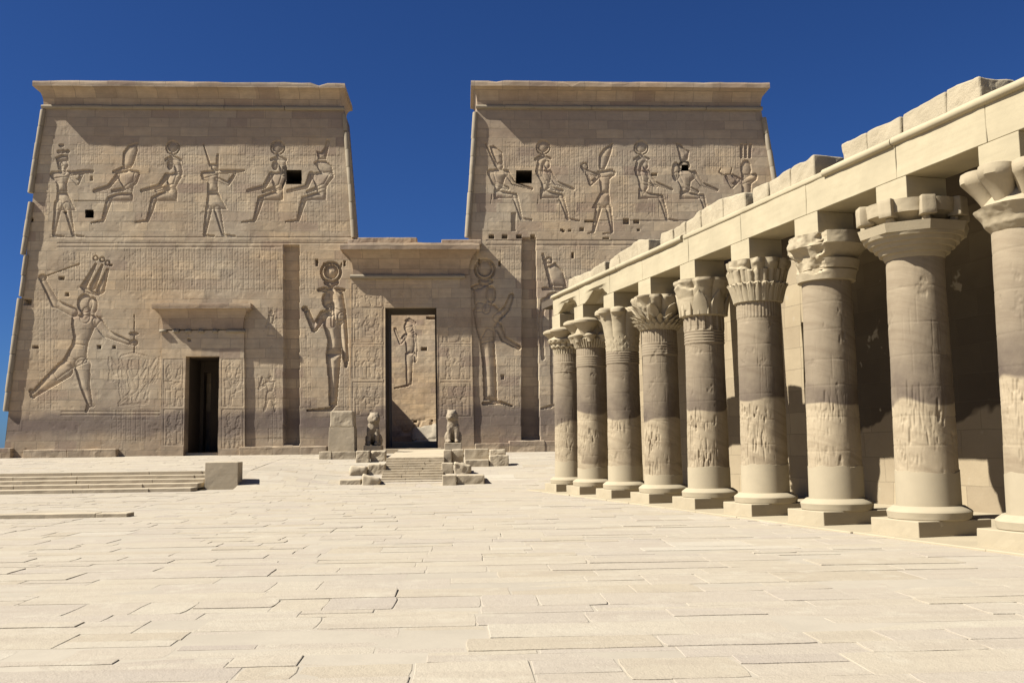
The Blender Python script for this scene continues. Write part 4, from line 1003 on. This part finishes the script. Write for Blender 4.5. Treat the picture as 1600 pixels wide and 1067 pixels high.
def lion(u, vb, vt, pv0, label, turn):
    y = 49.2; P = ypl(u, vb, y); z0 = P[2]; h = ypl(u, vt, y)[2]-z0; x = P[0]; s = h/1.9
    th = thing('lion_statue', label, 'statue', (x, y, z0), 'seated lions at the gate')
    m = MB()
    m.ell((x, y+.35*s, z0+.75*s), .34*s, .5*s, .62*s); m.ell((x, y+.05*s, z0+1.05*s), .33*s, .34*s, .48*s)      # trunk, chest
    m.ell((x, y+.75*s, z0+.42*s), .38*s, .45*s, .42*s)                                                           # hind quarters
    for sg in (-1, 1):
        m.tube([(x+sg*.2*s, y-.08*s, z0+1.0*s), (x+sg*.22*s, y-.16*s, z0+.5*s), (x+sg*.22*s, y-.18*s, z0+.08*s)], [.17*s, .13*s, .12*s], 10)
        m.ell((x+sg*.22*s, y-.3*s, z0+.09*s), .13*s, .22*s, .1*s)
        m.ell((x+sg*.33*s, y+.45*s, z0+.33*s), .17*s, .38*s, .33*s); m.ell((x+sg*.34*s, y+.12*s, z0+.1*s), .12*s, .3*s, .1*s)
        m.ell((x+sg*.2*s+turn*.05, y-.02*s, z0+1.83*s), .08*s, .06*s, .09*s)
    m.ell((x+turn*.04*s, y-.02*s, z0+1.5*s), .36*s, .34*s, .40*s)                                                 # mane
    m.ell((x+turn*.10*s, y-.18*s, z0+1.55*s), .25*s, .27*s, .27*s)                                                # head
    m.ell((x+turn*.14*s, y-.38*s, z0+1.45*s), .14*s, .17*s, .12*s)                                                # muzzle
    m.tube([(x, y+1.1*s, z0+.15*s), (x+.3*s, y+1.0*s, z0+.1*s), (x+.42*s, y+.6*s, z0+.1*s)], [.07*s, .06*s, .07*s], 8)
    o = m.build('body', MAT['granite'], th, True)
    r = o.modifiers.new('join', 'REMESH'); r.mode = 'VOXEL'; r.voxel_size = .035*s; r.use_smooth_shade = True
    sm = o.modifiers.new('smooth', 'SMOOTH'); sm.iterations = 6; sm.factor = .5
    tx = bpy.data.textures.new('erosion', 'CLOUDS'); tx.noise_scale = .22
    d = o.modifiers.new('erosion', 'DISPLACE'); d.texture = tx; d.strength = .09*s; d.mid_level = .5; d.texture_coords = 'GLOBAL'
    for sg in (-1, 1):
        e = MB(); e.ell((x+turn*.10*s+sg*.1*s, y-.41*s, z0+1.61*s), .035*s, .03*s, .03*s, 8); q = e.build('eye', MAT['granite'], th, True)
    b = ypl(u, pv0, y); m = MB(); m.rbox(x-.48*s, x+.48*s, y-.6*s, y+1.25*s, b[2]-.6, z0+.01, .03, .02, 4); m.build('plinth', MAT['step'], th)
lion(583, 696, 644, 702, 'weathered seated lion statue left of the gateway stairs, legs apart', 1)
lion(708, 692, 640, 702, 'weathered seated lion statue right of the gateway stairs on a small plinth', -1)

# ------------------------------------------------------------------ colonnade
P0 = np.array([3.616, 33.735]); SP, BRG, RS = 2.577, math.radians(13.89), .52
Dv = np.array([math.sin(BRG), -math.cos(BRG)]); Nv = np.array([-math.cos(BRG), -math.sin(BRG)])
IDX = [.14, 1, 2, 3, 4, 5, 6, 7, 7.95]
def cw_(s, n, z=0.0): p = P0+s*Dv+n*Nv; return np.array([p[0], p[1], z])
ROT = math.atan2(Dv[1], Dv[0])                   # local x runs along the colonnade towards the camera, local y to its back
def loc2w(V, o):
    c, s = math.cos(ROT), math.sin(ROT); V = np.asarray(V, float)
    return np.stack([V[...,0]*c-V[...,1]*s+o[0], V[...,0]*s+V[...,1]*c+o[1], V[...,2]+o[2]], -1)
# local +y = rotate(Dv,90deg) ; outward court side is local -y
def rough(R, amp, sc, sd): return R

def surf(rows, n=128, cz=0.0):
    """rows: (z, r, lobe amplitude, lobes, phase); returns rings in local coords"""
    A = np.linspace(0, 2*math.pi, n, endpoint=False); out = []
    for z, r, am, lo, ph in rows:
        if am:
            c = np.abs(np.cos(lo*(A-ph)/2)); rr = r*(1-am*(1-c**.55))
        else: rr = np.full(n, r)
        out.append(np.stack([rr*np.cos(A), rr*np.sin(A), np.full(n, z)], -1))
    return np.array(out)
def fine(rows, step=.02):
    out = []
    for a, b in zip(rows, rows[1:]):
        k = max(1, int(abs(b[0]-a[0])/step)) if abs(b[0]-a[0]) > 1e-6 else 1
        for i in range(k):
            t = i/k; out.append((a[0]+(b[0]-a[0])*t, a[1]+(b[1]-a[1])*t, a[2]+(b[2]-a[2])*t, b[3] if b[2] >= a[2] else a[3], b[4] if b[2] >= a[2] else a[4]))
    out.append(rows[-1]); return out
def umbel(mb, ang, rad, z0, z1, r0, r1, rim=.12, dome=.04, lean=.0, n=22, flute=0):
    """one open papyrus head standing on the capital"""
    cx, cy = rad*math.cos(ang), rad*math.sin(ang); ix, iy = cx*(1-lean), cy*(1-lean)
    A = np.linspace(0, 2*math.pi, n, endpoint=False); R = []
    prof = [(z0, r0, 0)]+[(z0+(z1-rim-z0)*t, r0+(r1-r0)*t**1.8, t) for t in (.25, .5, .75, .9, 1)]+[(z1-rim*.5, r1*1.02, 1), (z1-.03, r1*.96, 1), (z1+dome*.4, r1*.75, 1), (z1+dome, r1*.35, 1)]
    for z, r, t in prof:
        x, y = ix+(cx-ix)*t, iy+(cy-iy)*t
        R.append(np.stack([x+r*np.cos(A), y+r*np.sin(A), np.full(n, z)], -1))
    mb.rings(R)
def leaf(mb, ang, r0, z0, r1, z1, w, th=.03, curl=.06):
    """upright pointed leaf applied on the bell"""
    rows = []
    for t in np.linspace(0, 1, 7):
        r = r0+(r1-r0)*t**1.3+(curl*max(0, t-.75)*4*(t-.75)*4 if curl else 0); z = z0+(z1-z0)*t; ww = w*(1-t**2.2)**.6*(.75+.5*t*(1-t)*2)+.004
        pts = []
        for q in np.linspace(-1, 1, 5): pts.append((r+th*(1-q*q), q*ww))
        for q in (1, 0, -1): pts.append((r-.05, q*ww))
        rows.append([(p[0]*math.cos(ang)-p[1]*math.sin(ang), p[0]*math.sin(ang)+p[1]*math.cos(ang), z) for p in pts])
    mb.rings(rows)
PI = math.pi
def cap_rings(mb, rows, n=128, chip=0, sd=0, chip_dir=None, chip_z=0):
    R = surf(fine(rows), n)
    if chip:
        d = fbm(R, 3.0, sd, 4); ang = np.arctan2(R[...,1], R[...,0])
        if chip_dir is None: s = 1-chip*np.clip(d*.7+.35, 0, 1)
        else:
            w = np.clip((1.05+.25*d-np.abs((ang-chip_dir+PI) % (2*PI)-PI))/.18, 0, 1)*np.clip((R[...,2]-chip_z+.1*d)/.06, 0, 1)
            rr = np.hypot(R[...,0], R[...,1]); tgt = np.maximum(rr*(1-chip*(.8+.35*d)), np.minimum(rr, .47)); s = 1-w*(1-tgt/np.maximum(rr, 1e-6))
        R[...,0] *= s; R[...,1] *= s
    mb.rings(R)
def bands(z0, z1, r, k):
    """k rounded tie bands"""
    rows = []; h = (z1-z0)/k
    for i in range(k):
        z = z0+i*h; rows += [(z, r-.012, 0,0,0), (z+h*.25, r+.018, 0,0,0), (z+h*.7, r+.018, 0,0,0), (z+h*.95, r-.012, 0,0,0)]
    return rows

def make_capital(kind):
    """returns (mesh builder, z of the capital foot, neck details)"""
    mb = MB(); W = -PI/2     # court side direction in local coords
    if kind == 'A':
        cap_rings(mb, [(4.78,.47,0,0,0),(4.80,.48,.05,32,0),(5.02,.53,.10,32,0),(5.10,.60,.14,16,0),(5.20,.60,.14,16,.2),(5.28,.68,.12,16,0),(5.36,.70,.0,0,0),(5.42,.66,0,0,0),(5.55,.45,0,0,0),(5.86,.45,0,0,0)], 128)
        for k in range(4): umbel(mb, W+PI/4+k*PI/2, .50, 5.30, 5.80, .20, .40, .13, .05, .2)
    elif kind == 'B':
        cap_rings(mb, [(4.80,.50,0,0,0),(4.82,.53,.08,40,0),(5.12,.63,.10,40,0),(5.16,.55,0,0,0),(5.85,.42,0,0,0)], 160)
        for k in range(8): umbel(mb, W+PI/8+k*PI/4, .56, 5.0, 5.30, .10, .19, .08, .04)
        for k in range(4): umbel(mb, W+PI/4+k*PI/2+.12, .50, 5.2, 5.84, .18, .42, .14, .06, .2)
    elif kind == 'C':
        cap_rings(mb, [(4.42,.475,0,0,0),(4.44,.49,.0,16,0),(4.9,.52,.05,8,.2),(5.3,.58,.10,8,.2),(5.6,.66,.14,8,.2),(5.68,.72,.18,8,.2),(5.80,.74,.20,8,.2),(5.86,.66,.2,8,.2),(5.88,.5,0,0,0)], 128)
        for r in range(4):
            for k in range(16): leaf(mb, (k+.5*(r % 2))*PI/8, .475, 4.44+.11*r, .49+.01*r, 4.60+.11*r, .075, .022, 0)
        for k in range(8):
            umbel(mb, .2+k*PI/4, .60, 5.52, 5.87, .08, .22, .16, .03)
    elif kind == 'D':
        cap_rings(mb, [(4.77,.48,0,0,0),(4.79,.54,.05,36,0),(4.95,.58,.06,36,0),(5.30,.60,.08,8,.1),(5.55,.70,.14,8,.1),(5.76,.79,.18,8,.1),(5.84,.78,.18,8,.1),(5.87,.6,.1,8,.1)], 128, .10, 4)
        for r, n, z in ((0, 24, 4.80), (1, 24, 4.92), (2, 16, 5.06)):
            for k in range(n): leaf(mb, (k+.5*(r % 2))*2*PI/n, .52+.02*r, z, .66+.05*r, z+.17, .085, .025, .05)
        for k in range(8): leaf(mb, .1+k*PI/4, .56, 5.15, .80, 5.55, .17, .035, .06)
        [umbel(mb, .5+k*PI/2, .56, 5.45, 5.86, .16, .27, .07, .03, .15) for k in range(4)]
    elif kind == 'E':
        cap_rings(mb, [(4.80,.48,0,0,0),(4.84,.57,.05,16,0),(5.0,.58,.05,16,0),(5.35,.62,.07,8,.3),(5.6,.70,.1,8,.3),(5.78,.78,.08,8,.3),(5.86,.77,.06,8,.3),(5.9,.5,0,0,0)], 128, .12, 7, W-.1, 5.6)
        for k in range(8): (k != 0 and leaf(mb, -PI/2+.15+k*PI/4, .565, 4.84, .68, 5.52, .19, .03, .0))
        for k in range(16): mb.tube([(.575*math.cos(a), .575*math.sin(a), z) for z in (4.84, 5.22) for a in [.1+k*PI/8]], [.035, .03], 8)
    elif kind == 'F':
        cap_rings(mb, [(4.78,.47,0,0,0),(4.80,.54,.06,36,0),(5.05,.60,.09,36,0),(5.24,.66,.10,36,0),(5.28,.62,.10,24,0),(5.6,.69,.12,24,0),(5.74,.75,.14,12,0),(5.86,.76,.12,12,0),(5.9,.5,0,0,0)], 160, .13, 9, W-.1, 5.6)
        for k in range(24): leaf(mb, k*PI/12, .53, 4.80, .655, 5.27, .075, .02, .015)
        for k in range(12): leaf(mb, .13+k*PI/6, .585, 5.24, .655, 5.62, .12, .02, .0)
    elif kind == 'G':
        cap_rings(mb, [(4.84,.48,0,0,0),(4.845,.56,0,0,0),(5.06,.60,0,0,0),(5.065,.55,0,0,0),(5.09,.58,0,0,0),(5.10,.62,0,0,0),(5.30,.66,0,0,0),(5.31,.55,0,0,0),(5.33,.56,0,0,0),(5.60,.80,0,0,0),(5.605,.82,0,0,0),(5.88,.82,0,0,0),(5.885,.5,0,0,0)], 160, .27, 21, W-.05, 5.0)
    elif kind == 'H':
        n = 128
        cap_rings(mb, [(4.80,.48,0,0,0),(4.82,.50,0,0,0),(4.90,.53,0,0,0),(4.902,.585,0,0,0),(5.0,.615,0,0,0),(5.002,.665,0,0,0),(5.09,.69,0,0,0),(5.092,.745,0,0,0),(5.18,.77,0,0,0),(5.182,.82,0,0,0),(5.24,.84,0,0,0)], n, .02, 3)
        A = [PI/8+k*PI/4 for k in range(8)]
        mb.rings([[(.90*math.cos(a), .90*math.sin(a), 5.243) for a in A], [(.95*math.cos(a), .95*math.sin(a), 5.42) for a in A]])
        cap_rings(mb, [(5.40,.56,0,0,0),(5.5,.58,0,0,0),(5.62,.78,.06,8,0),(5.625,.84,.10,8,0),(5.88,.86,.10,8,0),(5.885,.6,0,0,0)], n, .02, 5)
        for k in range(8):
            a = PI/8+k*PI/4; c, s = math.cos(a), math.sin(a); b = MB(); b.rbox(.68, .93, -.125, .125, 5.53, 5.90, .02, .012, k)
            q = b.v[0]; mb.add(np.stack([q[:,0]*c-q[:,1]*s, q[:,0]*s+q[:,1]*c, q[:,2]], 1), b.f)
            mb.tube([(.72*c, .72*s, 5.39), (.76*c, .76*s, 5.54)], [.10, .07], 8)
    else:
        cap_rings(mb, [(4.78,.48,0,0,0),(4.80,.50,0,0,0),(4.9,.58,0,0,0),(5.02,.62,0,0,0),(5.12,.68,0,0,0),(5.20,.72,0,0,0),(5.23,.62,0,0,0),(5.5,.44,0,0,0),(5.85,.44,0,0,0)], 128, .07, 13)
        for k in range(8): umbel(mb, k*PI/4+.2, .60, 5.22, 5.89, .14, .265, .20, .0, .3, 40)
    return mb

def make_column(i, kind, label):
    o = cw_(IDX[i]*SP, 0)
    th = thing('column', label, 'column', tuple(o), 'columns of the colonnade')
    mat = column_mat('column_stone_%s' % kind.lower(), i+1, 2.45+.15*math.sin(i*1.7), (4.5,4.5,4.4,4.2,4.0,4.0,3.8,3.6,3.8)[i], (.5,.75,.7,.55,.8,.55,.25,.3,.4)[i])
    lp = lambda mb: [mb.v.__setitem__(k, loc2w(v, o)) for k, v in enumerate(mb.v)]
    mb = MB(); mb.rbox(-.60, .60, -.73, .73, -.06, .29, .018, .010, 400+i, 0, .15, 4); lp(mb); mb.build('plinth', MAT['base'], th)
    mb = MB(); cap_rings(mb, [(.28,.64,0,0,0),(.30,.675,0,0,0),(.41,.69,0,0,0),(.435,.675,0,0,0),(.505,.575,0,0,0),(.51,.4,0,0,0)], 72, .02, 30+i); lp(mb); sharp(mb.build('base', MAT['base'], th, True), 30)
    # mended drum
    mb = MB(); zt = (1.02,.86,.96,.78,1.02,1.12,1.12,1.08,1.10)[i]
    A = np.linspace(0, 2*PI, 96, endpoint=False)
    top = zt+.05*np.sin(A*3+i)*0+.035*fbm(np.stack([np.cos(A), np.sin(A), A*0+i], -1), 2.2, i, 3)
    mb.rings([np.stack([.522*np.cos(A), .522*np.sin(A), np.full(96, .5)], -1), np.stack([.52*np.cos(A), .52*np.sin(A), top*.5+.25], -1), np.stack([.518*np.cos(A), .518*np.sin(A), top], -1), np.stack([.495*np.cos(A), .495*np.sin(A), top+.004], -1)])
    lp(mb); sharp(mb.build('mended_drum', MAT['base'], th, True), 30)
    # shaft with joints, gouges, bands, flutes
    foot = {'A':4.78,'B':4.8,'C':4.42,'D':4.77,'E':4.8,'F':4.78,'G':4.84,'H':4.8,'I':4.78}[kind]-.07
    n, zs = (180 if i < 3 else 320), np.arange(zt-.12, foot+.03, .018); A = np.linspace(0, 2*PI, n, endpoint=False)
    AA, ZZ = np.meshgrid(A, zs); r = .514-(.040)*(ZZ-.5)/4.3
    P = np.stack([np.cos(AA), np.sin(AA), ZZ], -1)
    r = r+.006*fbm(P, 1.7, 60+i, 4)
    R = random.Random(900+i); z = zt+R.uniform(.3, .5)
    while z < foot-.2:
        wob = .008*np.sin(AA*2+z*5); r -= .006*np.exp(-((ZZ-z-wob)/.010)**2); r += .004*(_h(np.full(1, int(z*10)), np.zeros(1, int), np.zeros(1, int), i)[0]-.5); z += R.uniform(.48, .66)
    ng = (70,60,75,95,90,80,34,60,50)[i]
    zc = zt+R.uniform(.12, .3)
    while zc < 2.45:
        L = R.uniform(.10, .20); a0 = -PI*.42+R.gauss(-.05, .35); wdt = R.uniform(.5, 1.1); q = a0-wdt
        while q < a0+wdt:
            wd = R.uniform(.026, .042); dp = R.choice([.006, .010, .016, .024, .034])*(ng/70)*math.exp(-((q-a0)/wdt)**2); l2 = L*R.uniform(.4, 1.3); z0 = zc+R.gauss(0, .07); tl_ = R.gauss(0, .12)
            if R.random() < .9:
                da = (AA-q-tl_*(ZZ-z0)+PI) % (2*PI)-PI
                r -= dp*np.exp(-(da/wd)**2)*np.clip(1-((ZZ-z0)/l2)**4, 0, 1)
            q += R.uniform(.045, .13)
        zc += L*1.5+R.uniform(0, .10)
    r -= .03*np.clip(fbm(P*np.array([1, 1, 1.6]), 2.6, 160+i, 4)-.62, 0, .4)+.012*np.clip(fbm(P, 5.5, 190+i, 3)-.5, 0, .5)*np.clip((2.7-ZZ)/.5, 0, 1)
    # faint carved panel lines
    for k in range(26):
        a0 = R.uniform(-PI, PI); z0 = R.uniform(2.5, 4.0); da = (AA-a0+PI) % (2*PI)-PI
        r -= .004*np.exp(-(da/.02)**2)*np.clip(1-((ZZ-z0)/.25)**6, 0, 1)
    if kind in 'ABDF':                                     # fluted neck
        z1 = foot; z0 = foot-(.26 if kind in 'AB' else .34); m = (ZZ > z0) & (ZZ < z1+.1); r[m] += (.012*np.abs(np.cos(AA*20))**.6)[m]
    if kind == 'E':
        m = (ZZ > foot-.32); r[m] += (.03*(np.abs(np.cos(AA*8+.8)) > .86))[m]
    if kind in 'ABCDE':                                    # tie bands
        zb_ = foot-(.26 if kind in 'AB' else .34 if kind == 'D' else .32 if kind == 'E' else .0); h = .30
        m = (ZZ > zb_-h-.06) & (ZZ < zb_); t = (ZZ-zb_+h+.06)/(h+.06)*4.999
        r[m] += (.020*np.sqrt(np.clip(1-(2*(t % 1)-1)**2, 0, 1)))[m]
    V = np.stack([r*np.cos(AA), r*np.sin(AA), ZZ], -1)
    m_, k_ = V.shape[:2]; I = np.arange(m_*k_).reshape(m_, k_); J = np.roll(I, -1, 1)
    Fq = np.stack([I[:-1], J[:-1], J[1:], I[1:]], -1).reshape(-1, 4)
    mesh_np('shaft', loc2w(V.reshape(-1, 3), o), Fq, mat, th, True)
    mb = make_capital(kind)
    for v in mb.v:
        e = 1+.011*fbm(v*np.array([1, 1, 1.3])+i*3.1, 5.5, 40+i, 3)-.035*np.clip(fbm(v+i*7.7, 2.6, 80+i, 3)-.55, 0, 1); v[:, 0] *= e; v[:, 1] *= e
    for v in mb.v: v[:, 2] = 4.42-.07+(v[:, 2]-4.42)*(1 if kind == 'C' else 1)*.90 if kind == 'C' else foot+(v[:, 2]-foot-.07)*.88
    lp(mb); sharp(mb.build('capital', MAT['capital'], th, True), 38)
    mb = MB(); mb.rbox(-.40, .40, -.418, .42, 5.60, 6.13, .012, .004, 500+i, 0, .2, 4); lp(mb); mb.build('abacus', MAT['lintel'], th)

MAT['capital'] = stone_mat('capital_stone', (.60,.495,.325), .12, .45, .012, .22, 2.4)
LABELS = ['farthest slender column, at the left end of the colonnade, with rounded lobes on its capital',
 'second column from the far end, with two round lobes above a fluted collar',
 'column with a smooth flaring capital and scale pattern at its foot, third from the far end',
 'column with broken flaring leaf capital and many tie bands, fourth from the far end',
 'column with broken capital of upright leaves on stems, left of the tiered leaf capital',
 'column with two-tier leaf capital and fluted neck, in the middle of the nearer columns',
 'column with an unfinished disc capital whose left side is broken away',
 'column with unfinished stepped capital ringed by square bosses',
 'nearest column, cut by the right edge of the photo, with drum-shaped lobes on its capital']
for i, k in enumerate('ABCDEFGHI'): make_column(i, k, LABELS[i])

def entablature():
    S0, S1 = .03*SP, 10.2*SP; FO = .42
    th = thing('entablature', 'long pale stone beam resting on the columns of the colonnade', 'stone beam', tuple(cw_(S0, 0, 6.13)))
    def cb(mb): 
        for k, v in enumerate(mb.v): mb.v[k] = loc2w(v, (P0[0], P0[1], 0))
    edges = [S0]+[(IDX[j])*SP+(.25 if j else .9) for j in range(1, 9)]+[S1]
    edges = [S0]+[IDX[j]*SP+d for j, d in zip(range(1, 9), (.1, .12, -.1, .1, .08, .05, .18, -.2))]+[S1]
    for j, (a, b) in enumerate(zip(edges, edges[1:])):
        mb = MB(); mb.rbox(a, b-.006, -FO-.002*(j % 2), FO, 6.132, 6.80, .016, .014, 600+j, 0, .10, 2)
        V = mb.v[0]
        if j < 2:                                           # lower edge eaten away between the far columns
            c = (a+b)/2+.15; t = np.clip(1-((V[:,0]-c)/.95)**2, 0, 1); m = (V[:,1] < 0) & (V[:,2] < 6.5)
            e = t*(.30+.12*fbm(V, 2.2, 7, 3)); V[:,2] += np.where(m, e*np.clip((6.5-V[:,2])/.35, 0, 1), 0); V[:,1] += np.where(m, e*.5*np.clip((6.6-V[:,2])/.4, 0, 1), 0)
        cb(mb); mb.build('beam', MAT['lintel'], th)
    # roll along the top edge, in lengths; one stretch is missing
    a = S0+.0
    for j, (u0, u1) in enumerate(((862,900),(900,960),(960,1062),(1285,1395),(1395,1640),)):
        p, q = npl(u0, 200, cw_(0, FO), Nv), npl(u1, 200, cw_(0, FO), Nv)
        s0, s1 = (p[:2]-P0) @ Dv, (q[:2]-P0) @ Dv
        if j == 0: s0 = S0+.02
        if j == 4: s1 = S1
        mb = MB(); qs = np.linspace(s0, s1-.01, max(4, int((s1-s0)/.12))); nz = fbm(np.stack([qs, qs*0, qs*0+j], 1), 1.5, 5, 3)
        mb.tube([(q, -FO-.012+.012*m_, 6.80+.008*m_) for q, m_ in zip(qs, nz)], [.078*(1+.10*min(0, m_)) for m_ in nz], 12); cb(mb); sharp(mb.build('roll_moulding', MAT['lintel'], th, True))
    s0, s1 = [((npl(u, 200, cw_(0, FO), Nv)[:2]-P0) @ Dv) for u in (1062, 1285)]
    mb = MB(); mb.rbox(s0, s1, -FO-.03, -FO+.3, 6.74, 6.86, .04, .018, 77, 0, .12, 3); cb(mb); mb.build('worn_ledge', MAT['lintel'], th)
    # roof slabs over the walk, gaps let the sun in
    def su(u, w): return (npl(u, 550, cw_(0, -w), Nv)[:2]-P0) @ Dv
    w = WALL
    g = sorted([su(1128, w), su(1142, w), su(1222, w), su(1255.5, w)])
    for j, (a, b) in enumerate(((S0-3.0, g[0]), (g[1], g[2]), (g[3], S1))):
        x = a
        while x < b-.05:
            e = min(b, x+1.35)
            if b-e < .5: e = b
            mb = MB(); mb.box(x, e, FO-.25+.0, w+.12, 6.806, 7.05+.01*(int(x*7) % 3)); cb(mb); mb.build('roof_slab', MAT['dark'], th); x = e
    return th
WALL = 4.3
entablature()

def top_blocks():
    pts = [(887,436),(911,427),(924,422),(951,405),(967,395),(996,376),(1031,364),(1051,358),(1071,346),(1095,329),(1129,309),(1164,301),(1174,295),(1200,284),(1235,263),(1272,241),(1314,226),(1355,207),(1407,179),(1477,141),(1531,117)]
    gaps = {1: .25, 2: 0, 3: .0, 5: .7, 11: .12, 15: 1.05}
    FO = .30
    sp = []
    for u, v in pts:
        q = npl(u, v, cw_(0, FO), Nv); sp.append(((q[:2]-P0) @ Dv, q[2]))
    names = ['smallest broken stone at the far end on top of the colonnade beam','low stub of stone second from the far end on top of the colonnade beam','short flat stone with a dark end near the far end of the beam top',
     'small upright stone just before a step on the far beam top','long flat stone after the step on the far beam top','wide block with a shaded near end above the broken leaf capital','small stone right after the gap on top of the beam',
     'low cream stone above the beam over the leaf capitals','cream stone rising a little above its left neighbour on the beam top','sloping-topped stone mid way along the beam top','broad block with an open dark gap at its right end',
     'cream stone right of the dark gap on the beam top','block in front of the right edge of the right tower, on the beam','large block with a wide shaded near end against the sky',
     'rounded block right after the widest gap on the beam top','rough chiselled block behind the start of the thick roll moulding','big pitted block second from the near end of the row on the beam',
     'highest and nearest block of the row, with a flat broken near end']
    k = 0
    for j in range(len(pts)-1):
        (a, za), (b, zb_) = sp[j], sp[j+1]
        if j+1 in gaps: b -= 0
        if j == 5: b = a+(b-a)*.50
        if j == 2: b = a+(b-a)*.8
        if j == 11: continue
        if j == 15: continue
        if b-a < .1: continue
        z1 = max(za, zb_)
        z1 = (za+zb_)/2 if abs(za-zb_) < .4 else max(za, zb_)
        mb = MB(); mb.rbox(a+.01, b-.015, -FO-.005*(j % 3), .42, 6.81, max(z1, 7.02), .045, .035, 700+j, 0, .09, 2.6)
        V = mb.v[0]; V[:,2] += (V[:,2] > 6.95)*np.clip((V[:,0]-(a+b)/2)/(b-a)*np.clip(zb_-za, -.12, .12), -.1, .1)
        mb.v[0] = loc2w(V, (P0[0], P0[1], 0)); o = mb.build('roof_edge_block', MAT['block'], None, False)
        props(o, names[min(k, len(names)-1)], 'stone block', 'blocks along the top of the colonnade'); k += 1
    # last broad block with its shaded end beyond the highest corner
    (a, za) = sp[-1]
    q = npl(1582, 117, cw_(0, -.42), Nv)
top_blocks()

def back_wall():
    w = WALL
    def su(u): return (npl(u, 600, cw_(0, -w), Nv)[:2]-P0) @ Dv
    s0, s1 = -6.2, 10.2*SP; z0, z1 = -.05, 7.3
    d0, d1 = su(1256), su(1256)+1.05
    th = thing('colonnade_wall', 'tall dark-stained stone wall behind the row of columns', 'wall', tuple(cw_(s0, -w)))
    M = NT('colonnade_wall_stone')
    c = math.cos(ROT); s = math.sin(ROT)
    along = M.math('ADD', M.math('MULTIPLY', M.x, c), M.math('MULTIPLY', M.y, s))
    al = M.math('MULTIPLY_ADD', M.noise(.9, 2), .15, along); zz = M.math('MULTIPLY_ADD', M.noise(1.1, 2), .06, M.z)
    tint, fac = brick(M, M.comb(al, zz), .62, 1.7, .012)
    n2 = M.noise(4, 6, .62); n1 = M.noise(.7, 5)
    col = M.mix(M.mapr(n1, .3, .7), (.50,.40,.265), (.60,.495,.335))
    col = M.mix(1.0, col, M.ramp(tint, [(0, (.82,.8,.78)), (1, (1.06,1.05,1.0))]), 'MULTIPLY')
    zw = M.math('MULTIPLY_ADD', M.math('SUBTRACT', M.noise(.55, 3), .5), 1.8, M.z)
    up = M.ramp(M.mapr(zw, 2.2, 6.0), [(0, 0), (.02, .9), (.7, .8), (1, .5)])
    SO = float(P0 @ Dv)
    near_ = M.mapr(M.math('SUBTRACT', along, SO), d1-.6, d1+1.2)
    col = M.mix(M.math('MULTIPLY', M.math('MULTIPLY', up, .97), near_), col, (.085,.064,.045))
    col = M.mix(M.math('MULTIPLY', M.mapr(M.noise(1.5, 3), .66, .69), .8), col, (.58,.49,.35))
    col = M.mix(M.math('MULTIPLY', fac, .35), col, (.2,.155,.105))
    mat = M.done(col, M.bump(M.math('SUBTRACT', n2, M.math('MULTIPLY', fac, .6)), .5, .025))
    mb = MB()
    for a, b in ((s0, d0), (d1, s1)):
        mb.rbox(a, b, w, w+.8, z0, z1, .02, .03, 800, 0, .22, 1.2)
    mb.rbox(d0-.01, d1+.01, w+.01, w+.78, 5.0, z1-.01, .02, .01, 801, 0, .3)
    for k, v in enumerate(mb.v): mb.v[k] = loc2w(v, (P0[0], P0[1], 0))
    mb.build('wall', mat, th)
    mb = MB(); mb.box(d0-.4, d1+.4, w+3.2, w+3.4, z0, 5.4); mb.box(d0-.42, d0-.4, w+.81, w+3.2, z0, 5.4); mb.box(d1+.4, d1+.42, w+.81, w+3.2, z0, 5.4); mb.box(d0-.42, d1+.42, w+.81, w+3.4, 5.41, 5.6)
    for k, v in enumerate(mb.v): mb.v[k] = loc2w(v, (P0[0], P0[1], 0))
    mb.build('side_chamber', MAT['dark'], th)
    # slightly raised walk under the columns
    mb = MB(); x = -1.4; R = random.Random(5)
    while x < s1:
        e = x+R.uniform(.9, 2.0); mb.rbox(x, e-.006, -1.02+R.gauss(0, .015), w, -.12, .035+R.gauss(0, .004), .02, .008, 850, 0, .3, 2); x = e
    for k, v in enumerate(mb.v): mb.v[k] = loc2w(v, (P0[0], P0[1], 0))
    o = mb.build('pavement', MAT['base']); o['kind'] = 'structure'
back_wall()
